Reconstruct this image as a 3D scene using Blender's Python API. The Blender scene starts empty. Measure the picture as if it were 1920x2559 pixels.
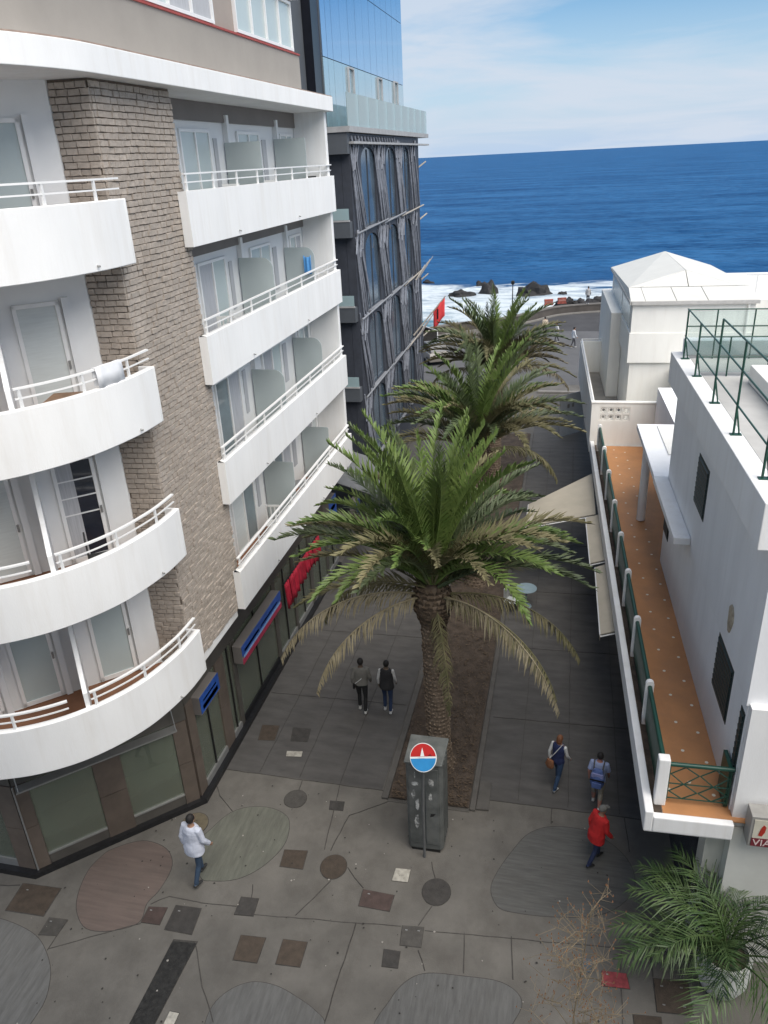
import bpy, bmesh, math, random
from mathutils import Vector, Matrix, noise
R = math.radians
random.seed(7)
sc = bpy.context.scene
COL = sc.collection

# ------------------------------------------------------------------ camera
cam_d = bpy.data.cameras.new('camera'); cam = bpy.data.objects.new('camera', cam_d); COL.objects.link(cam)
cam.matrix_world = Matrix(((0.97393393, -0.05131216, 0.22095195, 0.0),
                           (0.22200005, 0.41560323, -0.88203738, 0.0),
                           (-0.0465691, 0.90809747, 0.41616139, 14.5),
                           (0, 0, 0, 1)))
cam_d.sensor_fit = 'HORIZONTAL'; cam_d.sensor_width = 36.0; cam_d.lens = 36.06
cam_d.clip_start = 0.05; cam_d.clip_end = 60000
sc.camera = cam

# ------------------------------------------------------------------ sky, sun, exposure
SUN = Vector((0.57, -0.52, 1.08)).normalized()
SUN_EL = math.asin(SUN.z); SUN_AZ = math.atan2(SUN.x, SUN.y)
wd = bpy.data.worlds.new('World'); sc.world = wd; wd.use_nodes = True
nt = wd.node_tree; N = nt.nodes; K = nt.links
for n in list(N): N.remove(n)
def wn(t, **k):
    n = N.new(t)
    for a, b in k.items(): setattr(n, a, b)
    return n
out = wn('ShaderNodeOutputWorld'); bg = wn('ShaderNodeBackground'); bg.inputs['Strength'].default_value = 0.085
sky = wn('ShaderNodeTexSky', sky_type='NISHITA'); sky.sun_disc = False
sky.sun_elevation = SUN_EL; sky.sun_rotation = SUN_AZ; sky.air_density = 1.0; sky.dust_density = 0.0; sky.ozone_density = 3.0
tc = wn('ShaderNodeTexCoord'); sp = wn('ShaderNodeSeparateXYZ'); K.new(tc.outputs['Generated'], sp.inputs[0])
def wm(op, a, b=None, clamp=False):
    n = wn('ShaderNodeMath', operation=op); n.use_clamp = clamp
    for i, x in enumerate((a, b)):
        if x is None: continue
        if isinstance(x, (int, float)): n.inputs[i].default_value = x
        else: K.new(x, n.inputs[i])
    return n.outputs[0]
zc = wm('MAXIMUM', sp.outputs['Z'], 0.0)
den = wm('ADD', zc, 0.11)
cx = wm('DIVIDE', sp.outputs['X'], den); cy = wm('DIVIDE', sp.outputs['Y'], den)
cmb = wn('ShaderNodeCombineXYZ'); K.new(cx, cmb.inputs[0]); K.new(cy, cmb.inputs[1])
n1 = wn('ShaderNodeTexNoise'); n1.inputs['Scale'].default_value = 0.62; n1.inputs['Detail'].default_value = 9; n1.inputs['Roughness'].default_value = 0.56
n1.inputs['Distortion'].default_value = 0.5
mp = wn('ShaderNodeMapping'); mp.inputs['Scale'].default_value = (0.9, 1.0, 1); mp.inputs['Location'].default_value = (3.1, 1.7, 0)
K.new(cmb.outputs[0], mp.inputs[0]); K.new(mp.outputs[0], n1.inputs['Vector'])
rmp = wn('ShaderNodeValToRGB'); rmp.color_ramp.elements[0].position = 0.40; rmp.color_ramp.elements[1].position = 0.58
K.new(n1.outputs['Fac'], rmp.inputs[0])
hz = wm('SUBTRACT', 1.0, wm('DIVIDE', zc, 0.16), True)
hs = wn('ShaderNodeHueSaturation'); hs.inputs['Saturation'].default_value = 1.35; hs.inputs['Value'].default_value = 0.95; K.new(sky.outputs[0], hs.inputs['Color'])
m0 = wn('ShaderNodeMixRGB'); K.new(wm('POWER', hz, 0.75), m0.inputs[0]); K.new(hs.outputs[0], m0.inputs[1]); m0.inputs[2].default_value = (4.2, 5.35, 7.0, 1)
mx = wn('ShaderNodeMixRGB'); K.new(wm('MULTIPLY', rmp.outputs[0], 0.85), mx.inputs[0]); K.new(m0.outputs[0], mx.inputs[1]); mx.inputs[2].default_value = (5.5, 6.1, 7.0, 1)
K.new(mx.outputs[0], bg.inputs['Color']); K.new(bg.outputs[0], out.inputs['Surface'])

sl = bpy.data.lights.new('sun', 'SUN'); sl.energy = 3.8; sl.angle = R(64); sl.color = (1.0, 0.935, 0.84)
so = bpy.data.objects.new('sun', sl); COL.objects.link(so); so.rotation_euler = SUN.to_track_quat('Z', 'Y').to_euler(); so.location = (10, -20, 40)
sc.view_settings.view_transform = 'Standard'; sc.view_settings.look = 'None'; sc.view_settings.gamma = 1; sc.view_settings.use_curve_mapping = False
sc.view_settings.exposure = 0.5
sc.render.engine = 'CYCLES'; sc.cycles.max_bounces = 14; sc.cycles.diffuse_bounces = 8; sc.cycles.transparent_max_bounces = 12

# ------------------------------------------------------------------ materials
MATS = {}
def mat(name, col, rough=0.6, var=0.1, scale=2.0, bump=0.0, bscale=40.0, metal=0.0, spec=0.5, stretch=(1, 1, 1), col2=None, w2=0.5, local=False, lo=0.35, hi=0.65, coat=0.0, dirt=0.0, dstretch=(2.2, 2.2, 0.2), dcol=(0.55, 0.50, 0.43)):
    if name in MATS: return MATS[name]
    m = bpy.data.materials.new(name); m.use_nodes = True; t = m.node_tree; L = t.links
    b = t.nodes['Principled BSDF']
    b.inputs['Roughness'].default_value = rough; b.inputs['Metallic'].default_value = metal; b.inputs['Specular IOR Level'].default_value = spec
    b.inputs['Coat Weight'].default_value = coat
    if local:
        g = t.nodes.new('ShaderNodeTexCoord'); src = g.outputs['Object']
    else:
        g = t.nodes.new('ShaderNodeNewGeometry'); src = g.outputs['Position']
    mp = t.nodes.new('ShaderNodeMapping'); mp.inputs['Scale'].default_value = stretch; L.new(src, mp.inputs[0])
    n = t.nodes.new('ShaderNodeTexNoise'); n.inputs['Scale'].default_value = scale; n.inputs['Detail'].default_value = 7; n.inputs['Roughness'].default_value = 0.62
    L.new(mp.outputs[0], n.inputs['Vector'])
    r = t.nodes.new('ShaderNodeValToRGB'); r.color_ramp.elements[0].position = lo; r.color_ramp.elements[1].position = hi
    c2 = col2 if col2 else tuple(min(1, c * (1 + var)) for c in col)
    c1 = col if col2 else tuple(c * (1 - var) for c in col)
    r.color_ramp.elements[0].color = (*c1, 1); r.color_ramp.elements[1].color = (*c2, 1)
    L.new(n.outputs['Fac'], r.inputs[0])
    oi = t.nodes.new('ShaderNodeObjectInfo'); hsv = t.nodes.new('ShaderNodeHueSaturation')
    mr = t.nodes.new('ShaderNodeMapRange'); mr.inputs['To Min'].default_value = 1 - var * 0.6; mr.inputs['To Max'].default_value = 1 + var * 0.6
    L.new(oi.outputs['Random'], mr.inputs[0]); L.new(mr.outputs[0], hsv.inputs['Value']); L.new(r.outputs[0], hsv.inputs['Color'])
    fin = hsv.outputs[0]
    if dirt > 0:
        m3 = t.nodes.new('ShaderNodeMapping'); m3.inputs['Scale'].default_value = dstretch; L.new(src, m3.inputs[0])
        n3 = t.nodes.new('ShaderNodeTexNoise'); n3.inputs['Scale'].default_value = 1.6; n3.inputs['Detail'].default_value = 9; n3.inputs['Roughness'].default_value = 0.7; L.new(m3.outputs[0], n3.inputs['Vector'])
        r3 = t.nodes.new('ShaderNodeValToRGB'); r3.color_ramp.elements[0].position = 0.48; r3.color_ramp.elements[1].position = 0.78; r3.color_ramp.elements[1].color = (dirt, dirt, dirt, 1); L.new(n3.outputs['Fac'], r3.inputs[0])
        x3 = t.nodes.new('ShaderNodeMixRGB'); L.new(r3.outputs[0], x3.inputs[0]); L.new(fin, x3.inputs[1]); x3.inputs[2].default_value = (*dcol, 1); fin = x3.outputs[0]
    L.new(fin, b.inputs['Base Color'])
    if bump > 0:
        n2 = t.nodes.new('ShaderNodeTexNoise'); n2.inputs['Scale'].default_value = bscale; n2.inputs['Detail'].default_value = 6
        L.new(mp.outputs[0], n2.inputs['Vector'])
        bp = t.nodes.new('ShaderNodeBump'); bp.inputs['Strength'].default_value = bump; bp.inputs['Distance'].default_value = 0.02
        L.new(n2.outputs['Fac'], bp.inputs['Height']); L.new(bp.outputs[0], b.inputs['Normal'])
    MATS[name] = m; return m
def glass(name, tint, refl=0.25, rough=0.04, opac=0.0, body=(0.3, 0.35, 0.35)):
    if name in MATS: return MATS[name]
    m = bpy.data.materials.new(name); m.use_nodes = True; t = m.node_tree; L = t.links
    for n in list(t.nodes): t.nodes.remove(n)
    o = t.nodes.new('ShaderNodeOutputMaterial'); tr = t.nodes.new('ShaderNodeBsdfTransparent'); tr.inputs[0].default_value = (*tint, 1)
    df = t.nodes.new('ShaderNodeBsdfDiffuse'); df.inputs[0].default_value = (*body, 1)
    gl = t.nodes.new('ShaderNodeBsdfGlossy'); gl.inputs['Roughness'].default_value = rough
    fr = t.nodes.new('ShaderNodeFresnel'); fr.inputs['IOR'].default_value = 1.5
    ad = t.nodes.new('ShaderNodeMath'); ad.operation = 'ADD'; ad.use_clamp = True; ad.inputs[1].default_value = refl
    m1 = t.nodes.new('ShaderNodeMixShader'); m1.inputs[0].default_value = opac
    m2 = t.nodes.new('ShaderNodeMixShader')
    L.new(tr.outputs[0], m1.inputs[1]); L.new(df.outputs[0], m1.inputs[2])
    L.new(fr.outputs[0], ad.inputs[0]); L.new(ad.outputs[0], m2.inputs[0]); L.new(m1.outputs[0], m2.inputs[1]); L.new(gl.outputs[0], m2.inputs[2])
    L.new(m2.outputs[0], o.inputs[0]); MATS[name] = m; return m

WHITE = mat('white_render', (0.80, 0.80, 0.79), 0.75, 0.035, 1.3, 0.12, 55, stretch=(1, 1, 0.35), dirt=0.28)
WHITE2 = mat('warm_white_render', (0.79, 0.78, 0.735), 0.75, 0.04, 1.1, 0.12, 50, stretch=(1, 1, 0.4), dirt=0.22)
WALLW = mat('balcony_wall_white', (0.74, 0.75, 0.75), 0.7, 0.03, 1.2, 0.05, 50)
TAUPE = mat('taupe_render', (0.30, 0.275, 0.245), 0.8, 0.05, 1.0, 0.15, 60)
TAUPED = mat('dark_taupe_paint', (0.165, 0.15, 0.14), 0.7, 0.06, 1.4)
METALW = mat('white_metal', (0.78, 0.78, 0.77), 0.4, 0.03, 4)
FROST = mat('frosted_glass', (0.47, 0.54, 0.54), 0.22, 0.03, 0.8, spec=0.6)
FROSTD = mat('frosted_divider', (0.40, 0.45, 0.45), 0.35, 0.03, 0.8)
FROSTL = mat('pale_blind', (0.60, 0.64, 0.63), 0.35, 0.05, 2, stretch=(1, 1, 12)); FROSTK = mat('darker_glass', (0.20, 0.245, 0.26), 0.12, 0.15, 1.2, spec=0.7)  # second one is a darker pane tone, for variety between doors
DARKGL = mat('dark_window_glass', (0.02, 0.024, 0.035), 0.08, 0.2, 2, spec=0.7)
CURT = mat('grey_curtain', (0.42, 0.43, 0.45), 0.8, 0.12, 6, stretch=(6, 6, 0.3))
TERRA = mat('terracotta_tile', (0.25, 0.115, 0.06), 0.6, 0.14, 3, 0.1, 50)
BRICK = mat('clay_brick', (0.375, 0.325, 0.275), 0.9, 0.15, 14, 0.6, 70, col2=(0.465, 0.405, 0.35), dirt=0.5, dstretch=(1, 1, 0.5), dcol=(0.29, 0.235, 0.185))
MORT = mat('dark_mortar', (0.15, 0.12, 0.095), 0.95, 0.2, 12, 0.4, 60)
REDC = mat('red_tile_coping', (0.30, 0.055, 0.045), 0.6, 0.15, 6)
STONEB = mat('brown_stone_cladding', (0.115, 0.092, 0.075), 0.45, 0.14, 2.4, 0.06, 60)
STONED = mat('grey_brown_panel', (0.085, 0.078, 0.068), 0.5, 0.14, 2)
BLACKG = mat('black_granite', (0.012, 0.012, 0.013), 0.4, 0.3, 12)
ALU = mat('aluminium', (0.34, 0.34, 0.33), 0.4, 0.06, 5, metal=0.5)
CONC = mat('street_concrete', (0.122, 0.114, 0.101), 0.85, 0.17, 0.9, 0.25, 34, dirt=0.75, dstretch=(0.9, 0.7, 1), dcol=(0.078, 0.070, 0.060))
PAVE = mat('dark_street_paving', (0.074, 0.070, 0.066), 0.8, 0.2, 1.1, 0.3, 26, stretch=(1, 3, 1), dirt=0.7, dstretch=(0.8, 0.8, 1), dcol=(0.082, 0.077, 0.070))
SOIL = mat('brown_soil', (0.074, 0.055, 0.041), 0.95, 0.35, 3.5, 0.9, 22)
KERB = mat('kerb_stone', (0.088, 0.082, 0.074), 0.8, 0.15, 3, 0.3, 40)
ASPH = mat('road_asphalt', (0.105, 0.105, 0.108), 0.85, 0.12, 0.6, 0.3, 30)
DARKB = mat('dark_slate_facade', (0.040, 0.045, 0.058), 0.6, 0.16, 3, 0.3, 45)
DARKR = mat('slate_rib', (0.19, 0.205, 0.24), 0.6, 0.2, 6, 0.3, 40)
DARKG = mat('grey_blue_concrete', (0.075, 0.084, 0.096), 0.7, 0.08, 1.4, 0.1, 40)
LEDGE = mat('pale_ledge', (0.36, 0.36, 0.36), 0.6, 0.1, 3)
GREEN = mat('dark_green_paint', (0.010, 0.058, 0.040), 0.4, 0.12, 5)
GREENB = mat('black_green_shutter', (0.014, 0.030, 0.030), 0.5, 0.12, 9, stretch=(1, 1, 6))
ORANGE = mat('terrace_terracotta', (0.46, 0.215, 0.085), 0.55, 0.10, 1.3, 0.08, 50, dirt=0.6, dstretch=(0.9, 0.6, 1), dcol=(0.30, 0.16, 0.09))
INSET = mat('white_tile_inset', (0.72, 0.68, 0.58), 0.5, 0.08, 8)
WOOD = mat('weathered_pole', (0.34, 0.31, 0.27), 0.7, 0.15, 6, stretch=(1, 1, 0.3))
BEIGE = mat('beige_awning_cloth', (0.44, 0.395, 0.315), 0.85, 0.06, 1.6)
TOWER = mat('mirror_curtain_glass', (0.50, 0.66, 0.86), 0.03, 0.02, 0.4, metal=0.92)
TOWER2 = mat('pale_mirror_glass', (0.50, 0.64, 0.70), 0.06, 0.03, 0.4, metal=0.75)
RAILG = glass('pale_glass_rail', (0.78, 0.93, 0.93), 0.04, 0.05, 0.45, (0.62, 0.80, 0.82))
SHOPG = glass('shop_glass', (0.62, 0.68, 0.62), 0.02, 0.03, 0.32, (0.36, 0.40, 0.31))
ROOFG = glass('roof_terrace_glass', (0.90, 0.95, 0.94), 0.01, 0.05, 0.05, (0.5, 0.6, 0.58))

# ------------------------------------------------------------------ mesh helpers
class MB:
    def __init__(s): s.v = []; s.f = []; s.m = []
    def add(s, vs, fs, mi=0):
        o = len(s.v); s.v += [tuple(p) for p in vs]; s.f += [tuple(i + o for i in f) for f in fs]; s.m += [mi] * len(fs); return s
    def box(s, x0, x1, y0, y1, z0, z1, mi=0):
        return s.add([(x0, y0, z0), (x1, y0, z0), (x1, y1, z0), (x0, y1, z0), (x0, y0, z1), (x1, y0, z1), (x1, y1, z1), (x0, y1, z1)],
                     [(0, 3, 2, 1), (4, 5, 6, 7), (0, 1, 5, 4), (1, 2, 6, 5), (2, 3, 7, 6), (3, 0, 4, 7)], mi)
    def obox(s, c, ax, ay, az, mi=0):      # centre and three half-extent vectors
        c = Vector(c); ax = Vector(ax); ay = Vector(ay); az = Vector(az)
        P = [c + i * ax + j * ay + k * az for k in (-1, 1) for i, j in ((-1, -1), (1, -1), (1, 1), (-1, 1))]
        return s.add(P, [(0, 3, 2, 1), (4, 5, 6, 7), (0, 1, 5, 4), (1, 2, 6, 5), (2, 3, 7, 6), (3, 0, 4, 7)], mi)
    def prism(s, poly, z0, z1, mi=0):      # poly counter-clockwise in xy
        n = len(poly); P = [(x, y, z0) for x, y in poly] + [(x, y, z1) for x, y in poly]
        return s.add(P, [tuple(range(n - 1, -1, -1)), tuple(range(n, 2 * n))] + [(i, (i + 1) % n, n + (i + 1) % n, n + i) for i in range(n)], mi)
    def extr(s, poly, vec, mi=0):          # planar 3-d polygon pushed along a vector
        n = len(poly); v = Vector(vec); P = [Vector(p) for p in poly] + [Vector(p) + v for p in poly]
        return s.add(P, [tuple(range(n - 1, -1, -1)), tuple(range(n, 2 * n))] + [(i, (i + 1) % n, n + (i + 1) % n, n + i) for i in range(n)], mi)
    def tube(s, pts, rad, n=8, mi=0, cap=True, ell=None, upv=None):
        pts = [Vector(p) for p in pts]; rad = rad if isinstance(rad, (list, tuple)) else [rad] * len(pts)
        o = len(s.v); prev = None; rings = []
        for i, p in enumerate(pts):
            t = (pts[min(i + 1, len(pts) - 1)] - pts[max(i - 1, 0)]).normalized()
            a = Vector(upv) if upv else (prev if prev else (Vector((1, 0, 0)) if abs(t.x) < 0.8 else Vector((0, 1, 0))))
            a = (a - t * a.dot(t)).normalized(); b = t.cross(a); prev = a
            e = ell[i] if ell else 1.0
            rings.append([p + a * (math.cos(2 * math.pi * k / n) * rad[i]) + b * (math.sin(2 * math.pi * k / n) * rad[i] * e) for k in range(n)])
        for r in rings: s.v += [tuple(q) for q in r]
        for i in range(len(pts) - 1):
            for k in range(n):
                s.f.append((o + i * n + k, o + i * n + (k + 1) % n, o + (i + 1) * n + (k + 1) % n, o + (i + 1) * n + k)); s.m.append(mi)
        if cap:
            s.f.append(tuple(o + k for k in range(n - 1, -1, -1))); s.m.append(mi)
            e0 = o + (len(pts) - 1) * n; s.f.append(tuple(e0 + k for k in range(n))); s.m.append(mi)
        return s
    def lathe(s, prof, n=24, c=(0, 0), mi=0):
        o = len(s.v)
        for r, z in prof:
            s.v += [(c[0] + r * math.cos(2 * math.pi * k / n), c[1] + r * math.sin(2 * math.pi * k / n), z) for k in range(n)]
        for i in range(len(prof) - 1):
            for k in range(n):
                s.f.append((o + i * n + k, o + i * n + (k + 1) % n, o + (i + 1) * n + (k + 1) % n, o + (i + 1) * n + k)); s.m.append(mi)
        s.f.append(tuple(o + k for k in range(n - 1, -1, -1))); s.m.append(mi)
        e0 = o + (len(prof) - 1) * n; s.f.append(tuple(e0 + k for k in range(n))); s.m.append(mi)
        return s
    def ell(s, c, r, nu=14, nv=9, mi=0):
        o = len(s.v)
        for j in range(nv + 1):
            th = math.pi * j / nv
            for k in range(nu):
                a = 2 * math.pi * k / nu
                s.v.append((c[0] + r[0] * math.sin(th) * math.cos(a), c[1] + r[1] * math.sin(th) * math.sin(a), c[2] - r[2] * math.cos(th)))
        for j in range(nv):
            for k in range(nu):
                s.f.append((o + j * nu + k, o + j * nu + (k + 1) % nu, o + (j + 1) * nu + (k + 1) % nu, o + (j + 1) * nu + k)); s.m.append(mi)
        return s
    def strip(s, path, z0, z1, th, mi=0, side=1, lift=None):   # a wall of thickness th following a plan path
        L, Rr = offset(path, 0), offset(path, th * side)
        n = len(path); P = [(x, y, z0) for x, y in L] + [(x, y, z0) for x, y in Rr] + [(x, y, z1) for x, y in L] + [(x, y, z1) for x, y in Rr]
        F = []
        for i in range(n - 1):
            F += [(i, i + 1, n + i + 1, n + i), (2 * n + i, 3 * n + i, 3 * n + i + 1, 2 * n + i + 1), (i, 2 * n + i, 2 * n + i + 1, i + 1), (n + i, n + i + 1, 3 * n + i + 1, 3 * n + i)]
        F += [(0, n, 3 * n, 2 * n), (n - 1, 3 * n - 1, 4 * n - 1, 2 * n - 1)]
        return s.add(P, F, mi)
    def mesh(s, name, mats, smooth=None, fix=True):
        me = bpy.data.meshes.new(name); me.from_pydata([tuple(p) for p in s.v], [], s.f); me.update()
        mats = mats if isinstance(mats, (list, tuple)) else [mats]
        for m in mats: me.materials.append(m)
        if len(mats) > 1: me.polygons.foreach_set('material_index', s.m)
        if fix:
            b = bmesh.new(); b.from_mesh(me); bmesh.ops.recalc_face_normals(b, faces=b.faces); b.to_mesh(me); b.free()
        if smooth is not None:
            me.polygons.foreach_set('use_smooth', [True] * len(me.polygons)); me.set_sharp_from_angle(angle=R(smooth))
        return me
    def build(s, name, mats, parent=None, smooth=None, bevel=0, label=None, kind=None, cat=None, group=None, fix=True):
        return link(name, s.mesh(name, mats, smooth, fix), parent, bevel, label, kind, cat, group)
def link(name, me, parent=None, bevel=0, label=None, kind=None, cat=None, group=None):
    o = bpy.data.objects.new(name, me); COL.objects.link(o)
    if parent is not None:
        o.parent = parent
        if parent.type == 'EMPTY' and not parent.get('_local'): o.location = -Vector(parent.location)
    if bevel:
        b = o.modifiers.new('bevel', 'BEVEL'); b.width = bevel; b.segments = 2; b.limit_method = 'ANGLE'; b.angle_limit = R(40)
    if label: o['label'] = label
    if cat: o['category'] = cat
    if group: o['group'] = group
    if kind: o['kind'] = kind
    return o
def thing(name, label, cat, loc=(0, 0, 0), rz=0, group=None, local=False):
    o = bpy.data.objects.new(name, None); COL.objects.link(o); o.location = loc; o.rotation_euler = (0, 0, rz); o.empty_display_size = 0.2
    o['label'] = label; o['category'] = cat
    if group: o['group'] = group
    if local or rz: o['_local'] = 1
    return o
def copy_tree(o, parent=None):
    c = o.copy(); COL.objects.link(c); c.parent = parent
    for ch in list(o.children): copy_tree(ch, c)
    return c
def offset(path, d):
    if d == 0: return list(path)
    n = len(path); out = []
    for i, p in enumerate(path):
        a = Vector(path[max(i - 1, 0)]); b = Vector(path[min(i + 1, n - 1)]); t = (b - a).normalized()
        k = 1.0
        if 0 < i < n - 1:
            t1 = (Vector(p) - a).normalized(); t2 = (b - Vector(p)).normalized(); k = 1 / max(0.5, (t1 + t2).length / 2)
        out.append((p[0] - t.y * d * k, p[1] + t.x * d * k))
    return out
def spline(P, n=6):
    P = [Vector(p) for p in P]; out = []
    for i in range(len(P) - 1):
        p0, p1, p2, p3 = P[max(i - 1, 0)], P[i], P[i + 1], P[min(i + 2, len(P) - 1)]
        for k in range(n):
            t = k / n
            out.append(0.5 * ((2 * p1) + (p2 - p0) * t + (2 * p0 - 5 * p1 + 4 * p2 - p3) * t * t + (3 * p1 - p0 - 3 * p2 + p3) * t ** 3))
    out.append(P[-1]); return [tuple(p) for p in out]
def lerp(a, b, t): return tuple(a[i] + (b[i] - a[i]) * t for i in range(len(a)))

# ================================================================== THE SETTING
# ground: paved town floor as far as the sea wall
shore = [(-90, 66), (-40, 66), (-14, 67.5), (-10, 70.5), (-6.5, 72.5), (-3.6, 75.5), (-1.2, 78.6), (3, 80.4), (10, 82), (40, 88), (90, 92)]
gp = [(-90, -40), (90, -40)] + shore[::-1]
g = MB(); g.prism(gp, -7, 0.0); ground = g.build('ground', CONC, kind='structure')
g = MB(); g.prism([(-90, 52.5), (90, 52.5)] + [(x, y - 4.5) for x, y in shore[::-1]], 0.001, 0.006); g.build('road', ASPH, kind='structure')
g = MB(); g.prism([(-8.3, 14.25), (-3.98, 14.25), (-3.98, 52), (-8.3, 52)], 0.001, 0.004); g.build('pavement', PAVE, kind='structure')
g = MB(); g.prism([(-1.62, 14.4), (3.6, 14.4), (3.6, 50), (-1.62, 50)], 0.001, 0.004); g.build('pavement', PAVE, kind='structure')

# inlaid ovals, slabs and joints of the square
INR = mat('reddish_paving', (0.134, 0.102, 0.088), 0.85, 0.12, 1.6, 0.3, 30, dirt=0.5, dstretch=(0.9, 0.7, 1), dcol=(0.08, 0.074, 0.065), stretch=(0.6, 6, 1))
ING = mat('greenish_paving', (0.108, 0.110, 0.090), 0.85, 0.16, 2.2, 0.3, 30, dirt=0.5, dstretch=(0.9, 0.7, 1), dcol=(0.08, 0.074, 0.065), stretch=(5, 0.8, 1))
INB = mat('blue_grey_paving', (0.112, 0.111, 0.106), 0.8, 0.18, 2.2, 0.3, 30, dirt=0.5, dstretch=(0.9, 0.7, 1), dcol=(0.08, 0.074, 0.065), stretch=(6, 0.7, 1))
IND = mat('slate_paving', (0.104, 0.103, 0.096), 0.8, 0.2, 2.0, 0.3, 30, dirt=0.5, dstretch=(0.9, 0.7, 1), dcol=(0.08, 0.074, 0.065), stretch=(0.7, 7, 1))
JNT = mat('dark_joint', (0.055, 0.051, 0.046), 0.95, 0.3, 8)
def sheet(name, poly, m, z0=0.001, z1=0.006, parent=None, **k):
    a = sum(poly[i][0] * poly[(i + 1) % len(poly)][1] - poly[(i + 1) % len(poly)][0] * poly[i][1] for i in range(len(poly)))
    if a < 0: poly = poly[::-1]
    return MB().prism(poly, z0, z1).build(name, m, parent, **k)
def closed(P, n=5):
    q = spline([P[-1]] + list(P) + list(P[:2]), n); return q[n:n + len(P) * n]
red = [(-9.85, 11.3), (-9.27, 11.65), (-8.61, 11.55), (-8.23, 11.13), (-8.2, 10.51), (-8.31, 10.1), (-8.25, 9.65), (-8.74, 9.36), (-9.29, 9.31), (-9.72, 9.63), (-9.96, 10.06), (-10.08, 10.62), (-10.01, 11.02)]
grn = [(-7.76, 12.34), (-7.52, 12.84), (-7.11, 13.11), (-6.56, 13.17), (-6.1, 12.99), (-5.92, 12.65), (-5.87, 12.2), (-6.02, 11.73), (-6.29, 11.32), (-6.65, 11.04), (-7.12, 10.92), (-7.46, 10.98), (-7.9, 11.75)]
rgt = [(0.32, 13.85), (-0.27, 13.55), (-0.63, 12.97), (-0.92, 12.32), (-1.02, 11.85), (-0.84, 11.45), (-0.47, 11.36), (0.46, 11.43), (1.4, 11.7), (2.0, 12.4), (1.9, 13.2), (1.2, 13.8)]
blu = [(-5.83, 7.6), (-5.95, 8.2), (-5.76, 8.62), (-5.37, 8.88), (-4.88, 8.9), (-4.39, 8.76), (-3.99, 8.59), (-3.72, 8.35), (-3.7, 7.6), (-4.6, 7.0), (-5.4, 7.0)]
bl2 = [(-2.78, 8.3), (-2.63, 9.07), (-2.38, 9.5), (-2.03, 9.71), (-1.4, 9.78), (-0.6, 9.8), (-0.2, 9.5), (-0.4, 8.9), (-0.6, 8.0), (-1.6, 7.6)]
blc = [(-12.2, 9.1), (-11.3, 9.16), (-10.4, 9.0), (-9.86, 8.7), (-9.4, 8.2), (-9.2, 7.5), (-9.6, 6.6), (-12, 6.4)]
for nm, p, m in (('inlay', red, INR), ('inlay', grn, ING), ('inlay', rgt, IND), ('inlay', blu, INB), ('inlay', bl2, INB), ('inlay', blc, INB)):
    q = closed(p); sheet(nm, q, m, 0.0005, 0.0045, ground)
    MB().strip(q + [q[0]], 0.0005, 0.005, 0.012).build('joint', JNT, ground)
JZ = [0.0075]
def joint(P, w=0.016):
    q = []
    for i in range(len(P) - 1):
        a, b = Vector(P[i]), Vector(P[i + 1]); n = max(2, int((b - a).length / 0.25))
        for k in range(n):
            t = a.lerp(b, k / n); q.append((t.x + random.uniform(-.012, .012), t.y + random.uniform(-.012, .012)))
    q.append(P[-1]); JZ[0] += 0.0002; MB().strip(q, 0.0008, JZ[0], w).build('joint', JNT, ground)
for P in ([(-7.16, 10.34), (-6.33, 10.4)], [(-5.88, 10.28), (-2.75, 10.6)], [(-2.25, 10.6), (0.5, 10.84), (2.58, 11.04), (4, 11.2)], [(2.21, 11.0), (2.22, 10.47)], [(1.67, 10.93), (1.62, 10.5), (1.6, 8)],
          [(-4.5, 11.42), (-5.01, 10.44)], [(-8.2, 9.65), (-9.8, 8.75)], [(-9.8, 9.42), (-9.82, 8.7)], [(-8.2, 10.1), (-7.9, 10.36), (-7.16, 10.34)], [(-6.2, 11.0), (-6.1, 10.65)], [(-2.2, 11.2), (-2.4, 10.7)],
          [(-6.85, 9.45), (-6.3, 8.6), (-5.8, 8.0)], [(-8.4, 14.22), (-3.95, 14.22)], [(-1.6, 14.37), (3.5, 14.42)], [(-6.1, 14.2), (-6.05, 13.2)], [(-5.1, 14.2), (-4.9, 12.2)], [(0.2, 14.4), (0.2, 13.9)],
          [(-2.4, 12.3), (-2.25, 11.9)], [(-2.3, 10.15), (-2.1, 9.75)], [(-1.45, 10.7), (-1.35, 9.85)], [(-0.5, 10.8), (-0.4, 9.9)], [(-3.7, 10.5), (-3.75, 8.4)], [(-11.4, 10.0), (-13, 9.7)], [(-3.75, 13.9), (-4.6, 13.3), (-4.75, 12.2)],
          [(-4.24, 11.8), (-3.75, 11.35)], [(-8.6, 14.1), (-8.0, 13.3), (-7.5, 12.9)], [(2.4, 12.9), (3.5, 12.8)], [(1.9, 14.4), (1.95, 13.4)]):
    joint(P)
# long worn joints in the street lanes
for x in (-7.3, -6.2, -5.1): joint([(x, 14.3), (x + .05, 26), (x, 44)], 0.012)
for x in (-0.6, 0.6, 1.8): joint([(x, 14.5), (x, 40)], 0.012)
for y in (17.5, 21, 24.6, 28.4, 33): joint([(-8.2, y), (-4.05, y + .1)], 0.012); joint([(-1.5, y), (3.3, y + .15)], 0.012)
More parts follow.
